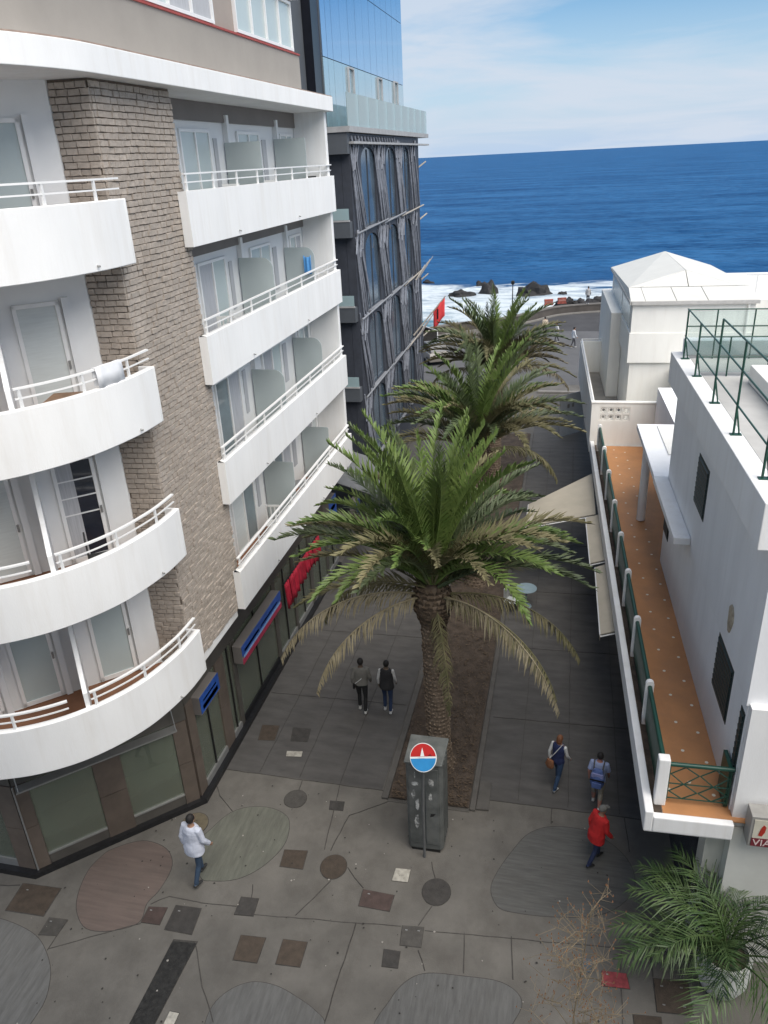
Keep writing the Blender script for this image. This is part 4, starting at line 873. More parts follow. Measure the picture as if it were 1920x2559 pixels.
def palm(label, loc, H_, lean, seed, spec, sz=1.0):
    rr = random.Random(seed); t = thing('palm_tree', label, 'palm tree', loc, local=True, group='palms in the bed')
    ax = lambda z: Vector((lean[0] * (z / H_) ** 1.5, lean[1] * (z / H_) ** 1.5, z))
    def rad(z): return .30 + .13 * max(0, 1 - z / .9) ** 2 + .16 * math.exp(-((z - (H_ - .45)) / .42) ** 2)
    tr = MB(); zs = [i * .12 for i in range(int(H_ / .12) + 1)]
    tr.tube([ax(z) for z in zs], [rad(z) - .015 for z in zs], 20)
    for z in zs:
        nn_ = 15
        for k in range(nn_):
            a = 2 * math.pi * (k + (.5 if int(z / .12) % 2 else 0) + rr.uniform(-.15, .15)) / nn_; r = rad(z) - .02; c = ax(z); o_ = Vector((math.cos(a), math.sin(a), 0)); s_ = Vector((-math.sin(a), math.cos(a), 0))
            big = 1.6 if z > H_ - 1.0 else 1.0; h = .085 * big * rr.uniform(.7, 1.2); w_ = .058 * big; pr = .035 * big * rr.uniform(.6, 1.5); b = c + o_ * r
            tr.add([b - s_ * w_ - Vector((0, 0, .05)), b + s_ * w_ - Vector((0, 0, .05)), b + o_ * pr + s_ * w_ * .6 + Vector((0, 0, h * .6)), b + o_ * pr - s_ * w_ * .6 + Vector((0, 0, h * .6)), b + Vector((0, 0, h))],
                   [(0, 1, 2, 3), (3, 2, 4), (0, 3, 4), (1, 4, 2)], 1 if z > H_ - 1.1 else 0)
    tr.build('trunk', [BARK, BARKD], t, fix=False)
    top = ax(H_)
    ga = 2.39996; k = 0
    for cls, n, tilt, ms in spec:
        for j in range(n):
            az = k * ga + rr.uniform(-.25, .25); k += 1
            if cls in ('low', 'dry') and math.cos(az + math.pi / 2) > .35: continue
            cls_ = cls
            me = rr.choice(FV[cls_][:2] if cls == 'dry' else FV[cls]); o = link('frond', me, t); o.material_slots[0].link = 'OBJECT'; o.material_slots[0].material = rr.choice(ms)
            o.location = top + Vector((math.cos(az) * .16, math.sin(az) * .16, {'up': .25, 'mid': .12, 'low': -.05, 'dry': -.2}[cls]))
            o.rotation_euler = (rr.uniform(-.25, .25), rr.uniform(-.10, .12), az); s_ = rr.uniform(.88, 1.08) * sz; o.scale = (s_, s_, s_)
    return t, top
def special(t, top, az, me, m, s=1.0, rx=0.0, dz=-.25):
    o = link('frond', me, t); o.material_slots[0].link = 'OBJECT'; o.material_slots[0].material = m; o.location = top + Vector((math.cos(az) * .18, math.sin(az) * .18, dz)); o.rotation_euler = (rx, 0, az); o.scale = (s, s, s)
p1, t1 = palm('tall palm nearest the square with drooping dry fronds', (-2.72, 15.45, 0), 5.35, (-.10, .08), 11, [('up', 32, 0, [FG, FG, FG, FD]), ('mid', 40, 0, [FD, FG, FG, FO]), ('low', 28, 0, [FO, FD, FO, FD])], .95)
for az, me, m, s in ((R(205), 1, FB, 1.0), (R(222), 0, FB, .95), (R(-25), 0, FO, 1.0), (R(-38), 1, FB, 1.05), (R(-10), 1, FO, .95), (R(-66), 2, FO, 1.1), (R(165), 0, FO, .95)): special(p1, t1, az, FV['dry'][me], m, s)
p2, t2 = palm('middle palm of the row, its crown behind the nearest one', (-2.86, 24.9, 0), 5.4, (.05, 0), 23, [('up', 17, 0, [FG, FG, FD]), ('mid', 34, 0, [FG, FD, FO, FO]), ('low', 30, 0, [FO, FD, FO]), ('dry', 4, 0, [FO, FB])], .92)
p3, t3 = palm('farthest palm of the row, standing nearest the sea', (-3.12, 34.6, 0), 5.5, (0, .05), 37, [('up', 17, 0, [FG, FD, FD]), ('mid', 34, 0, [FD, FO, FO]), ('low', 30, 0, [FO, FO, FB]), ('dry', 5, 0, [FB, FO])], .93)

# ================================================================== POTTED PALM, DRY PLANT, BUILDING BEHIND THE CAMERA
pot = thing('potted_palm', 'potted feathery palm with a big white pot at the house corner', 'potted plant', (3.42, 10.55, 0), local=True)
POTW = mat('white_glazed_pot', (.62, .63, .60), .45, .05, 3)
MB().lathe([(.26, 0), (.36, .08), (.47, .38), (.48, .62), (.42, .82), (.44, .88), (.47, .90), (.46, .95), (.40, .95), (.38, .84)], 32).build('pot', POTW, pot, smooth=50)
MB().lathe([(.37, .80), (.37, .86)], 24).build('soil', SOIL, pot)
PV = [frond(2.2, R(72), R(-26), 50, .80, .021, 31, .22, stiff=.2, base=.15, spr=(58, 20)), frond(2.4, R(54), R(-34), 50, .85, .021, 32, .28, stiff=.15, base=.15, spr=(58, 20)), frond(2.0, R(82), R(5), 46, .75, .020, 33, .18, stiff=.25, base=.15, spr=(58, 20))]
rr = random.Random(8); PG = mat('potted_palm_green', (.030, .068, .020), .45, .3, 3, spec=.35, local=True, col2=(.090, .135, .048)); PD = mat('potted_palm_dark', (.010, .024, .010), .5, .3, 3, spec=.3, local=True)
for k in range(16):
    o = link('frond', PV[k % 3], pot); o.material_slots[0].link = 'OBJECT'; o.material_slots[0].material = PG if k % 3 else PD
    az = k * 2.39996; o.location = (math.cos(az) * .08, math.sin(az) * .08, .84); o.rotation_euler = (rr.uniform(-.3, .3), rr.uniform(-.15, .2), az); s_ = rr.uniform(.75, 1.0); o.scale = (s_, s_, s_)
for az, i, s_ in ((R(170), 0, 1.05), (R(188), 1, 1.0), (R(205), 1, 1.05), (R(150), 0, 1.05), (R(215), 0, 1.0), (R(135), 2, 1.05)):
    o = link('frond', PV[i], pot); o.material_slots[0].link = 'OBJECT'; o.material_slots[0].material = PG; o.location = (0, 0, .86); o.rotation_euler = (0, 0, az); o.scale = (s_, s_, s_)

shade_bld = thing('shading_building', 'unseen pale building at the viewpoint, put in to shade the square', 'building', (0, -6, 0))
MB().box(-11, 14, -14, -.6, 0, 17.6).build('wall', WHITE2, shade_bld)  # out of view, included for the shade it casts, height set for the light
MB().box(-11, 14, -.598, 1.5, 10.75, 10.95).build('balcony_slab', WHITE2, shade_bld)
for z in (4.6, 7.8, 11.0, 14.2):
    for x in (-8.5, -4.5, 3.5, 7.5, 11): MB().box(x, x + 1.4, -.597, -.56, z + .3, z + 2.4).build('window', DARKGL, shade_bld)
dry = thing('dry_plant', 'thin dry plant with wispy brown stems in the foreground', 'plant', (.12, 1.38, 10.95), local=True)
DP = mat('dry_stem', (.27, .205, .125), .9, .3, 9, local=True); DR = mat('dry_russet_leaf', (.26, .12, .055), .9, .3, 9, local=True)
MB().lathe([(.10, 0), (.13, .2), (.14, .22), (.12, .22)], 16).build('pot', mat('clay_pot', (.30, .13, .07), .8, .15, 5), dry)
rr = random.Random(4); st = MB(); lv = MB()
st.tube([(0, 0, .2), (.01, 0, .8), (-.01, .01, 1.4), (.01, 0, 1.86)], [.004, .003, .0022, .001], 5)
for k in range(80):
    z = .75 + 1.08 * k / 80; a = rr.uniform(0, 6.28); l = (.20 - .12 * (k / 80)) * rr.uniform(.6, 1.1); o_ = Vector((math.cos(a), math.sin(a), 0)); p0 = Vector((0, 0, z)); p1_ = p0 + o_ * l * .5 + Vector((0, 0, l * .45)); p2_ = p1_ + o_ * l * .5 + Vector((0, 0, l * .10))
    st.tube([p0, p1_, p2_], [.0014, .0011, .0005], 4)
    for j in range(8):
        t = rr.random(); p = p1_.lerp(p2_, t); q = p + Vector((rr.uniform(-1, 1), rr.uniform(-1, 1), rr.uniform(-.2, .8))) * .05; st.tube([p, q], [.0007, .0004], 3)
        if z > 1.05: lv.add([q + Vector((-.002, 0, 0)), q + Vector((.002, 0, .001)), q + Vector((0, .002, .007))], [(0, 1, 2)])
st.build('stem', DP, dry, fix=False); lv.build('dry_leaf', DR, dry, fix=False, kind='stuff')

# ================================================================== CABINET, ROUND SIGN, COVERS IN THE PAVING
cab = thing('street_cabinet', 'grey street cabinet with torn white posters in front of the palm bed', 'cabinet', (-2.57, 12.95, 0))
CABM = mat('weathered_grey_metal', (.088, .095, .091), .55, .25, 3, .2, 30, metal=.2, col2=(.15, .157, .15))
prof = [(-2.92, 12.56), (-2.22, 12.58), (-2.16, 12.68), (-2.16, 13.30), (-2.22, 13.40), (-2.92, 13.40), (-2.98, 13.30), (-2.98, 12.66)]
MB().prism(prof, .10, 2.60).build('body', CABM, cab, bevel=.015)
MB().prism([(-2.9, 12.6), (-2.24, 12.6), (-2.24, 13.36), (-2.9, 13.36)], 0, .098).build('foot', BLACKG, cab)
MB().prism([(-2.99, 12.53), (-2.15, 12.53), (-2.13, 13.42), (-3.0, 13.42)], 2.603, 2.66).build('roof', CABM, cab, bevel=.02)
for x0, x1 in ((-2.90, -2.60), (-2.54, -2.25)): MB().box(x0, x1, 12.545, 12.572, .28, 2.50).build('door', CABM, cab, bevel=.006)
for k in range(4): MB().box(-2.158, -2.145, 12.74 + .14 * k, 12.80 + .14 * k, .2, 2.5).build('side_rib', CABM, cab)
POS = mat('torn_paper', (.50, .50, .48), .9, .4, 14, col2=(.16, .165, .16), lo=.42, hi=.55); rr = random.Random(21)
def scrap(x, z, w_, h):
    n = 12; Q = []
    for k in range(n):
        a = 2 * math.pi * k / n; r = rr.uniform(.65, 1.0); Q.append((x + w_ * r * math.cos(a) * .7, 12.543, z + h * r * math.sin(a) * .7))
    MB().extr([(x + (q[0] - x) * 1.45, q[1], z + (q[2] - z) * 1.45) for q in Q], (0, -.002, 0)).build('torn_poster', POS, cab)
for x, z, w_, h in ((-2.76, 2.05, .10, .07), (-2.80, 1.75, .05, .16), (-2.72, 1.45, .05, .20), (-2.74, .95, .06, .24), (-2.40, 2.12, .08, .13), (-2.42, 1.7, .05, .12), (-2.76, 2.3, .02, .10)): scrap(x, z, w_, h)
MB().extr([(-2.44, 12.544, 1.12), (-2.36, 12.544, 1.16), (-2.31, 12.544, 1.24), (-2.42, 12.544, 1.22)], (0, -.003, 0)).build('torn_poster', BLACKG, cab)
rs = thing('round_sign', 'round red and blue sign with a white sailing boat on a grey post', 'sign', (-2.57, 12.42, 0))
MB().tube([(-2.57, 12.42, 0), (-2.565, 12.41, 1.5), (-2.52, 12.36, 3.0)], .032, 10).build('post', mat('grey_post', (.14, .145, .145), .5, .12, 4, metal=.3), rs, smooth=50)
DC = Vector((-2.50, 12.30, 3.05)); dn = Vector((-.16, -.74, .56)).normalized(); dx = Vector((.95, -.06, .22)); dx = (dx - dn * dx.dot(dn)).normalized(); dy = dn.cross(dx); dy = dy if dy.z > 0 else -dy
def disc(poly, off, th, nm, m): MB().extr([DC + dx * a + dy * b + dn * off for a, b in poly], dn * th).build(nm, m, rs)
circ = lambda r, a0=0, a1=360, n=40: [(r * math.cos(R(a0 + (a1 - a0) * k / n)), r * math.sin(R(a0 + (a1 - a0) * k / n))) for k in range(n + (0 if a1 - a0 == 360 else 1))]
disc(circ(.295), 0, .02, 'plate', mat('white_enamel', (.75, .75, .73), .35, .04, 4))
disc(circ(.28, 4, 176), .021, .003, 'red_half', mat('red_enamel', (.48, .02, .015), .35, .08, 4)); disc(circ(.28, 184, 356), .021, .003, 'blue_half', mat('blue_enamel', (.03, .24, .52), .35, .08, 4))
disc([(-.06, .025), (.03, .025), (-.01, .20)], .025, .003, 'sail', MATS['white_enamel']); disc([(-.10, .015), (.06, .015), (.03, -.012), (-.07, -.012)], .025, .004, 'hull', MATS['white_enamel']); disc([(.10, .03), (.20, .03), (.16, .07)], .025, .003, 'hull', mat('dark_red_print', (.16, .01, .01), .4))

HB = mat('rusty_brown_cover', (.062, .046, .033), .7, .2, 6, .5, 90); HD = mat('dark_grey_cover', (.046, .042, .038), .7, .2, 6, .5, 90); HG = mat('mid_grey_cover', (.066, .061, .054), .75, .2, 6, .5, 90); HR = mat('red_brown_cover', (.066, .044, .038), .7, .2, 6, .5, 90); HW = mat('pale_cover', (.38, .36, .31), .8, .25, 9, .4, 60); HK = mat('black_grating', (.026, .025, .023), .8, .5, 10, .8, 30); HRED = mat('red_paint_cover', (.26, .045, .05), .7, .3, 9)
def cover(label, P, m, knobs=0, cat='manhole cover', rnd=None, nm='manhole_cover'):
    cxx = sum(p[0] for p in P) / len(P); cyy = sum(p[1] for p in P) / len(P); t = thing(nm, label, cat, (cxx, cyy, 0), group='covers let into the square')
    Q = [(cxx + (p[0] - cxx) * .955, cyy + (p[1] - cyy) * .955) for p in P]
    sheet('frame', list(P), JNT, .0005, .0085, t); sheet('plate', Q, m, .0088, .016, t)
    L_ = [Vector((cxx, cyy)).lerp(Vector(p), .55) for p in P[::max(1, len(P) // 4)]][:knobs]
    for q in L_: MB().box(q.x - .025, q.x + .025, q.y - .012, q.y + .012, .0162, .02).build('lifting_eye', ALU, t)
    return t
cover('large rusty brown square cover below the shop corner', [(-11.38, 10.06), (-10.41, 10.1), (-10.37, 9.38), (-11.32, 9.35)], HB, 1)
cover('small brown cover in line with the large rusty one', [(-10.24, 9.39), (-9.81, 9.42), (-9.8, 9.03), (-10.22, 8.97)], HG, 1)
cover('small reddish cover touching the red oval paving', [(-8.23, 10.04), (-7.8, 10.1), (-7.77, 9.67), (-8.21, 9.65)], HR, 1)
cover('dark rectangular cover right of the small reddish one', [(-7.66, 10.19), (-7.06, 10.22), (-6.99, 9.59), (-7.63, 9.59)], HD, 1)
cover('small dark cover farthest back, left of the grey cabinet', [(-5.19, 13.67), (-4.82, 13.7), (-4.78, 13.4), (-5.14, 13.38)], HD)
cover('brown square cover beside the green oval paving', [(-5.82, 12.03), (-5.26, 12.1), (-5.21, 11.57), (-5.77, 11.55)], HB)
cover('pale speckled square cover in front of the grey cabinet', [(-3.16, 12.0), (-2.81, 12.02), (-2.81, 11.67), (-3.18, 11.65)], HW)
cover('wide dark brown cover between the two round ones', [(-3.75, 11.33), (-3.03, 11.31), (-3.05, 10.89), (-3.75, 10.9)], HR, 1)
cover('dark square cover just below the green oval paving', [(-6.33, 10.65), (-5.92, 10.68), (-5.88, 10.24), (-6.31, 10.2)], HD)
cover('left one of a pair of equal brown covers', [(-5.98, 9.79), (-5.43, 9.83), (-5.41, 9.26), (-5.93, 9.23)], HB)
cover('right one of a pair of equal brown covers', [(-5.08, 9.87), (-4.55, 9.9), (-4.53, 9.34), (-5.05, 9.31)], HB)
cover('square cover with two lifting eyes on the long paving joint', [(-2.73, 10.63), (-2.27, 10.68), (-2.25, 10.21), (-2.69, 10.18)], HG, 2)
cover('small dark cover just in front of the one with two lifting eyes', [(-2.99, 10.05), (-2.64, 10.06), (-2.62, 9.69), (-2.95, 9.67)], HD)
cover('big brown cover near the potted palm', [(2.22, 10.44), (2.86, 10.5), (2.89, 9.84), (2.23, 9.78)], HB, 4)
cover('brown cover cut by the bottom of the picture at the right', [(1.80, 9.66), (2.31, 9.71), (2.32, 9.1), (1.83, 9.05)], HB)
cover('cover painted red on the right of the square', [(1.27, 10.41), (1.74, 10.44), (1.79, 10.13), (1.25, 10.09)], HRED, 1)
cover('tiny blue-grey cover left of the red painted one', [(.9, 10.61), (1.1, 10.61), (1.08, 10.31), (.89, 10.31)], mat('blue_grey_cover', (.10, .115, .125), .5, .2, 9), 0)
cover('long black grating strip at the lower left', [(-7.33, 9.43), (-6.8, 9.48), (-6.88, 7.3), (-7.35, 7.25)], HK, nm='drain_grating', cat='drain')
cover('pale slab beside the lower end of the black grating', [(-6.7, 8.05), (-6.5, 8.05), (-6.5, 7.3), (-6.72, 7.3)], HW)
cover('left brown cover in the street lane under the balconies', [(-7.93, 16.08), (-7.41, 16.13), (-7.33, 15.5), (-7.82, 15.44)], HB)
cover('right dark cover in the street lane under the balconies', [(-7.02, 16.12), (-6.48, 16.15), (-6.41, 15.61), (-6.9, 15.56)], HD)
cover('pale narrow cover in the street lane before the dark one', [(-6.87, 15.17), (-6.42, 15.23), (-6.39, 15.02), (-6.83, 14.97)], HW)
def rnd(x, y, r, tip=0): return [(x + r * math.cos(R(15 * k)) * (1), y + r * math.sin(R(15 * k)) * (1.08 if math.sin(R(15 * k)) > -.8 else 1 + tip)) for k in range(24)]
cover('round brown cover left of the grey cabinet', rnd(-6.07, 13.56, .29), HG)
cover('round brown cover with a cracked point, mid square', rnd(-4.55, 11.78, .31, .12), HB)
cover('round dark cover in front of the cabinet to its right', rnd(-2.16, 11.56, .32, .1), HD)
cover('faint round ochre patch of painted shading by the shop corner', rnd(-8.25, 12.35, .34), mat('ochre_shading', (.115, .095, .062), .8, .15, 6))  # shading on the ground painted as an ochre disc, no real cover
lt = MB(); rr = random.Random(77)
for k in range(240):
    x = rr.uniform(-11, 3.2); y = rr.uniform(7.2, 14); s_ = rr.uniform(.008, .03); a = rr.uniform(0, 6); lt.add([(x + s_ * math.cos(a + b) * rr.uniform(.6, 1.2), y + s_ * math.sin(a + b), .018 + .002 * (b > 2)) for b in (0, 1.5, 3, 4.5)], [(0, 1, 2, 3)], 0 if rr.random() < .75 else 1)
lt.build('street_litter', [mat('dark_speck', (.03, .027, .024), .9), mat('pale_speck', (.32, .30, .27), .9)], label='specks of litter and gum strewn over the square', cat='litter', kind='stuff', fix=False)
# ================================================================== SEA, ROCKS, SEA WALL
def sea_mat():
    m = bpy.data.materials.new('sea_water'); m.use_nodes = True; t = m.node_tree; L = t.links; b = t.nodes['Principled BSDF']
    g = t.nodes.new('ShaderNodeNewGeometry'); s = t.nodes.new('ShaderNodeSeparateXYZ'); L.new(g.outputs['Position'], s.inputs[0])
    def nz(scale, st, det=6, rough=.6, dist=0.0):
        mp = t.nodes.new('ShaderNodeMapping'); mp.inputs['Scale'].default_value = st; L.new(g.outputs['Position'], mp.inputs[0])
        n = t.nodes.new('ShaderNodeTexNoise'); n.inputs['Scale'].default_value = scale; n.inputs['Detail'].default_value = det; n.inputs['Roughness'].default_value = rough; n.inputs['Distortion'].default_value = dist
        L.new(mp.outputs[0], n.inputs['Vector']); return n.outputs['Fac']
    def mth(op, a, c=None, cl=False):
        n = t.nodes.new('ShaderNodeMath'); n.operation = op; n.use_clamp = cl
        for i, x in enumerate((a, c)):
            if x is None: continue
            if isinstance(x, (int, float)): n.inputs[i].default_value = x
            else: L.new(x, n.inputs[i])
        return n.outputs[0]
    yy = mth('ADD', s.outputs['Y'], mth('MULTIPLY', mth('SUBTRACT', nz(.07, (.6, 1, 1), 8, .68, 1.0), .5), 46.0))
    tt = mth('DIVIDE', mth('SUBTRACT', yy, 60.0), 100.0, True)
    r = t.nodes.new('ShaderNodeValToRGB'); L.new(tt, r.inputs[0]); e = r.color_ramp.elements
    e[0].position = 0.22; e[0].color = (0, 0, 0, 1); e[1].position = .40; e[1].color = (1, 1, 1, 1)
    for p, v in ((.63, 1), (.735, 0)): q = e.new(p); q.color = (v, v, v, 1)
    fo = mth('MULTIPLY', mth('SUBTRACT', mth('ADD', mth('MULTIPLY', r.outputs[0], .8), mth('MULTIPLY', nz(.16, (.45, 1.3, 1), 11, .74, 1.6), 1.6)), 1.24), 2.4, True)
    streak = t.nodes.new('ShaderNodeValToRGB'); L.new(mth('ADD', mth('MULTIPLY', nz(.05, (.30, 1.0, 1), 8, .62, .4), .35), mth('MULTIPLY', nz(.55, (.45, 1.0, 1), 12, .8, .3), .65)), streak.inputs[0]); streak.color_ramp.elements[0].position = .42; streak.color_ramp.elements[1].position = .585
    streak.color_ramp.elements[0].color = (.007, .050, .145, 1); streak.color_ramp.elements[1].color = (.036, .138, .305, 1)
    far = t.nodes.new('ShaderNodeValToRGB'); L.new(mth('DIVIDE', mth('SUBTRACT', s.outputs['Y'], 70.0), 80.0, True), far.inputs[0]); far.color_ramp.elements[0].color = (.07, .21, .27, 1); far.color_ramp.elements[0].position = .2; far.color_ramp.elements[1].color = (.01, .055, .16, 1); far.color_ramp.elements[1].position = .75
    sel = mth('GREATER_THAN', s.outputs['Y'], 150.0); mxa = t.nodes.new('ShaderNodeMixRGB'); nearf = mth('DIVIDE', mth('SUBTRACT', s.outputs['Y'], 110.0), 40.0, True); L.new(nearf, mxa.inputs[0]); L.new(far.outputs[0], mxa.inputs[1]); L.new(streak.outputs[0], mxa.inputs[2])
    mxb = t.nodes.new('ShaderNodeMixRGB'); L.new(fo, mxb.inputs[0]); L.new(mxa.outputs[0], mxb.inputs[1]); mxb.inputs[2].default_value = (.60, .66, .69, 1)
    L.new(mxb.outputs[0], b.inputs['Base Color']); b.inputs['Roughness'].default_value = .5; b.inputs['Specular IOR Level'].default_value = .01
    hgt = mth('ADD', mth('MULTIPLY', nz(.11, (.35, 1, 1), 10, .66), 1.5), mth('MULTIPLY', nz(.5, (.5, 1, 1), 6, .6), .3))
    bp = t.nodes.new('ShaderNodeBump'); bp.inputs['Strength'].default_value = .9; bp.inputs['Distance'].default_value = 1.6; L.new(hgt, bp.inputs['Height']); L.new(bp.outputs[0], b.inputs['Normal'])
    return m
ys = [58 + 1.0 * k for k in range(110)]; y = ys[-1]; st_ = 1.0
while y < 42000: st_ *= 1.07; y += st_; ys.append(y)
nxx = 150; P = []
for y in ys:
    hw = 70 + (y - 58) * 1.6
    for i in range(nxx + 1):
        x = -hw + 2 * hw * i / nxx; amp = .32 if y < 170 else max(0, .32 - (y - 170) / 2500)
        surf = .55 * math.exp(-((y - 128 - 3 * math.sin(x * .05)) / 3.0) ** 2) + .4 * math.exp(-((y - 112 - 3 * math.sin(x * .08 + 1)) / 2.5) ** 2)
        z = -4.5 + amp * (noise.noise(Vector((x * .07, y * .16, 0))) + .5 * noise.noise(Vector((x * .2, y * .35, 4)))) + surf * (.6 + .6 * noise.noise(Vector((x * .06, 7, y * .02))))
        P.append((x, y, z))
sea = MB(); sea.add(P, [(j * (nxx + 1) + i, j * (nxx + 1) + i + 1, (j + 1) * (nxx + 1) + i + 1, (j + 1) * (nxx + 1) + i) for j in range(len(ys) - 1) for i in range(nxx)])
sea.build('water', sea_mat(), kind='structure', smooth=80, fix=False)
ROCK = mat('black_lava_rock', (.022, .021, .022), .8, .4, .8, .6, 4)
def rock(label, c, r, seed, group=None):
    bm = bmesh.new(); bmesh.ops.create_icosphere(bm, subdivisions=3, radius=1)
    for v in bm.verts:
        n = noise.noise(v.co * 1.3 + Vector((seed, 0, 0))) * .55 + noise.noise(v.co * 3.1 + Vector((0, seed, 0))) * .28
        v.co *= 1 + n; v.co = Vector((v.co.x * r[0], v.co.y * r[1], v.co.z * r[2]))
    me = bpy.data.meshes.new('rock'); bm.to_mesh(me); bm.free(); me.materials.append(ROCK); o = link('rock', me, label=label, cat='rock', group=group); o.location = c; return o
rock('long low lava rock left in the surf', (-15.8, 116.6, -4.6), (2.0, 1.0, .95), 1); rock('upright lava rock at the right end of the left group', (-12.0, 118.9, -4.5), (1.25, .9, 1.75), 5); rock('small rock behind the left group in the foam', (-14.0, 125.5, -4.5), (.8, .6, .9), 9)
rock('big black lava rock in the middle of the surf', (-4.9, 117.2, -4.5), (2.3, 1.3, 1.75), 13); rock('small rock right of the big black one', (-1.05, 117.0, -4.6), (.75, .5, .6), 17); rock('far small rock at the left edge of the foam', (-22.8, 129.5, -4.5), (1.0, .5, .55), 21)
rr = random.Random(31)
for k in range(14): rock('dark boulders heaped outside the sea wall', (-.6 + k * .75 + rr.uniform(-.2, .2), 81.0 + .18 * k + rr.uniform(0, .8), .35 + rr.uniform(-.3, .25)), (rr.uniform(.5, .9), .6, rr.uniform(.4, .7)), 40 + k, 'boulders at the sea wall')
for k in range(6): rock('rocks below the sea wall behind the farthest palm', (-8.5 + k * 1.1, 75.0 + k * .8, -1.6 + rr.uniform(-.3, .4)), (.9, .7, .8), 60 + k, 'rocks behind the farthest palm')
swp = spline([(-60, 65.2), (-25, 65.6), (-14, 66.8), (-10, 69.8), (-6.5, 71.8), (-3.6, 74.8), (-1.2, 77.9), (3, 79.7), (10, 81.3), (40, 87.3)], 5)
sw = thing('sea_wall', 'low curving sea wall at the end of the street', 'wall', (0, 75, 0)); SWM = mat('dark_wall_render', (.075, .066, .060), .9, .2, .8, .3, 10)
MB().strip(swp, 0.0, .62, .45).build('wall', SWM, sw); MB().strip(offset(swp, -.05), .623, .72, .55).build('coping', mat('grey_coping', (.13, .12, .11), .85, .15, 2), sw)
MB().strip(offset(swp, -.55), .004, .10, .16).build('kerb', mat('pale_kerb', (.20, .19, .175), .8, .1, 3), sw)
sheet('road', [(x, y) for x, y in offset(swp, -.8) if -5 < x < 39] + [(39, 74), (3, 70), (-5, 70.0)], mat('dark_asphalt', (.048, .047, .049), .85, .15, .6, .3, 20), .0068, .011, kind='structure')
lk = MB(); lk.box(-1.75, 1.2, 50.3, 50.62, 0, .14); lk.build('kerb', mat('pale_kerb_stone', (.24, .225, .205), .8, .1, 3), kind='structure', bevel=.02)
gs = thing('glass_windscreen', 'grey glass windscreen panel by the sea wall beyond the slate building', 'screen', (-11.3, 63, 0))
MB().extr([(-12.4, 64.6, .1), (-10.3, 62.0, .1), (-10.3, 62.0, 1.7), (-12.4, 64.6, 1.7)], (.03, .03, 0)).build('pane', glass('smoky_glass', (.5, .55, .58), .15), gs); MB().tube([(-12.4, 64.6, 1.72), (-10.3, 62.0, 1.72)], .04, 6).build('rail', METALW, gs)
for p in ((-12.4, 64.6), (-10.3, 62.0)): MB().tube([(*p, 0), (*p, 1.72)], .04, 6).build('post', METALW, gs)
ORB = mat('orange_red_plastic', (.30, .07, .05), .6, .3, 4); ORB2 = mat('faded_stripe', (.30, .14, .12), .6, .2, 4)
for k, (x, y, lab) in enumerate(((-2.0, 78.75, 'left red plastic barrier on the sea wall'), (-.75, 79.6, 'right red plastic barrier on the sea wall'))):
    t = thing('traffic_barrier', lab, 'barrier', (x, y, .72), .3, local=True); MB().extr([(-.6, -.12, 0), (-.5, -.12, .25), (-.55, -.12, .85), (.55, -.12, .85), (.5, -.12, .25), (.6, -.12, 0)], (0, .24, 0)).build('body', ORB, t, bevel=.03); MB().box(-.45, .45, -.13, -.121, .4, .6).build('stripe', ORB2, t); t.scale = (.8, .8, .7)
lp = thing('lamp_post', 'thin dark lamp post on the sea wall', 'lamp post', (-5.2, 74.2, 0)); MB().tube([(-5.2, 74.2, .6), (-5.2, 74.2, 3.4)], [.06, .04], 8).build('pole', BLACKG, lp); MB().lathe([(.05, 3.4), (.16, 3.5), (.18, 3.72), (.06, 3.8)], 12, (-5.2, 74.2)).build('lantern', BLACKG, lp)
# parked car half hidden by the farthest palm
car = thing('parked_car', 'pale parked car half hidden behind the farthest palm', 'car', (-10.2, 59.2, 0), R(25), local=True); CP = mat('beige_car_paint', (.19, .175, .155), .3, .04, 2, coat=.5)
def carbody(pr, w0, w1, nm, m):
    b = MB(); n = len(pr); Pv = []
    for s in (-1, 1):
        for y, z in pr: Pv.append((s * (w0 if z < .9 else w1), y, z))
    b.add(Pv, [tuple(range(n)), tuple(range(2 * n - 1, n - 1, -1))] + [(i, (i + 1) % n, n + (i + 1) % n, n + i) for i in range(n)]); return b.build(nm, m, car, bevel=.05)
carbody([(-2.0, .3), (2.0, .3), (2.05, .6), (1.95, .8), (1.0, .92), (-1.9, .94), (-2.02, .7)], .84, .80, 'body', CP); cabn = carbody([(-1.75, .93), (.95, .91), (.35, 1.45), (-.1, 1.5), (-1.3, 1.47)], .78, .64, 'cabin', CP)
for s in (-1, 1): MB().extr([(s * .79, -1.4, 1.0), (s * .79, .6, 1.0), (s * .70, .22, 1.38), (s * .70, -1.15, 1.38)], (s * .012, 0, .004)).build('side_window', DARKGL, car)
MB().extr([(-.66, .88, 1.0), (.66, .88, 1.0), (.58, .42, 1.42), (-.58, .42, 1.42)], (0, .012, .012)).build('windscreen', DARKGL, car); MB().extr([(-.62, -1.70, 1.0), (.62, -1.70, 1.0), (.55, -1.38, 1.42), (-.55, -1.38, 1.42)], (0, -.012, .012)).build('rear_window', DARKGL, car)
for s in (-1, 1):
    for y in (-1.3, 1.3):
        wv_ = MB().tube([(s * .72, y, .31), (s * .88, y, .31)], .31, 18).build('wheel', BLACKG, car); MB().tube([(s * .881, y, .31), (s * .892, y, .31)], .19, 14).build('rim', ALU, wv_)
    MB().box(s * .62 - .12, s * .62 + .12, 2.0, 2.06, .6, .72).build('headlight', METALW, car)

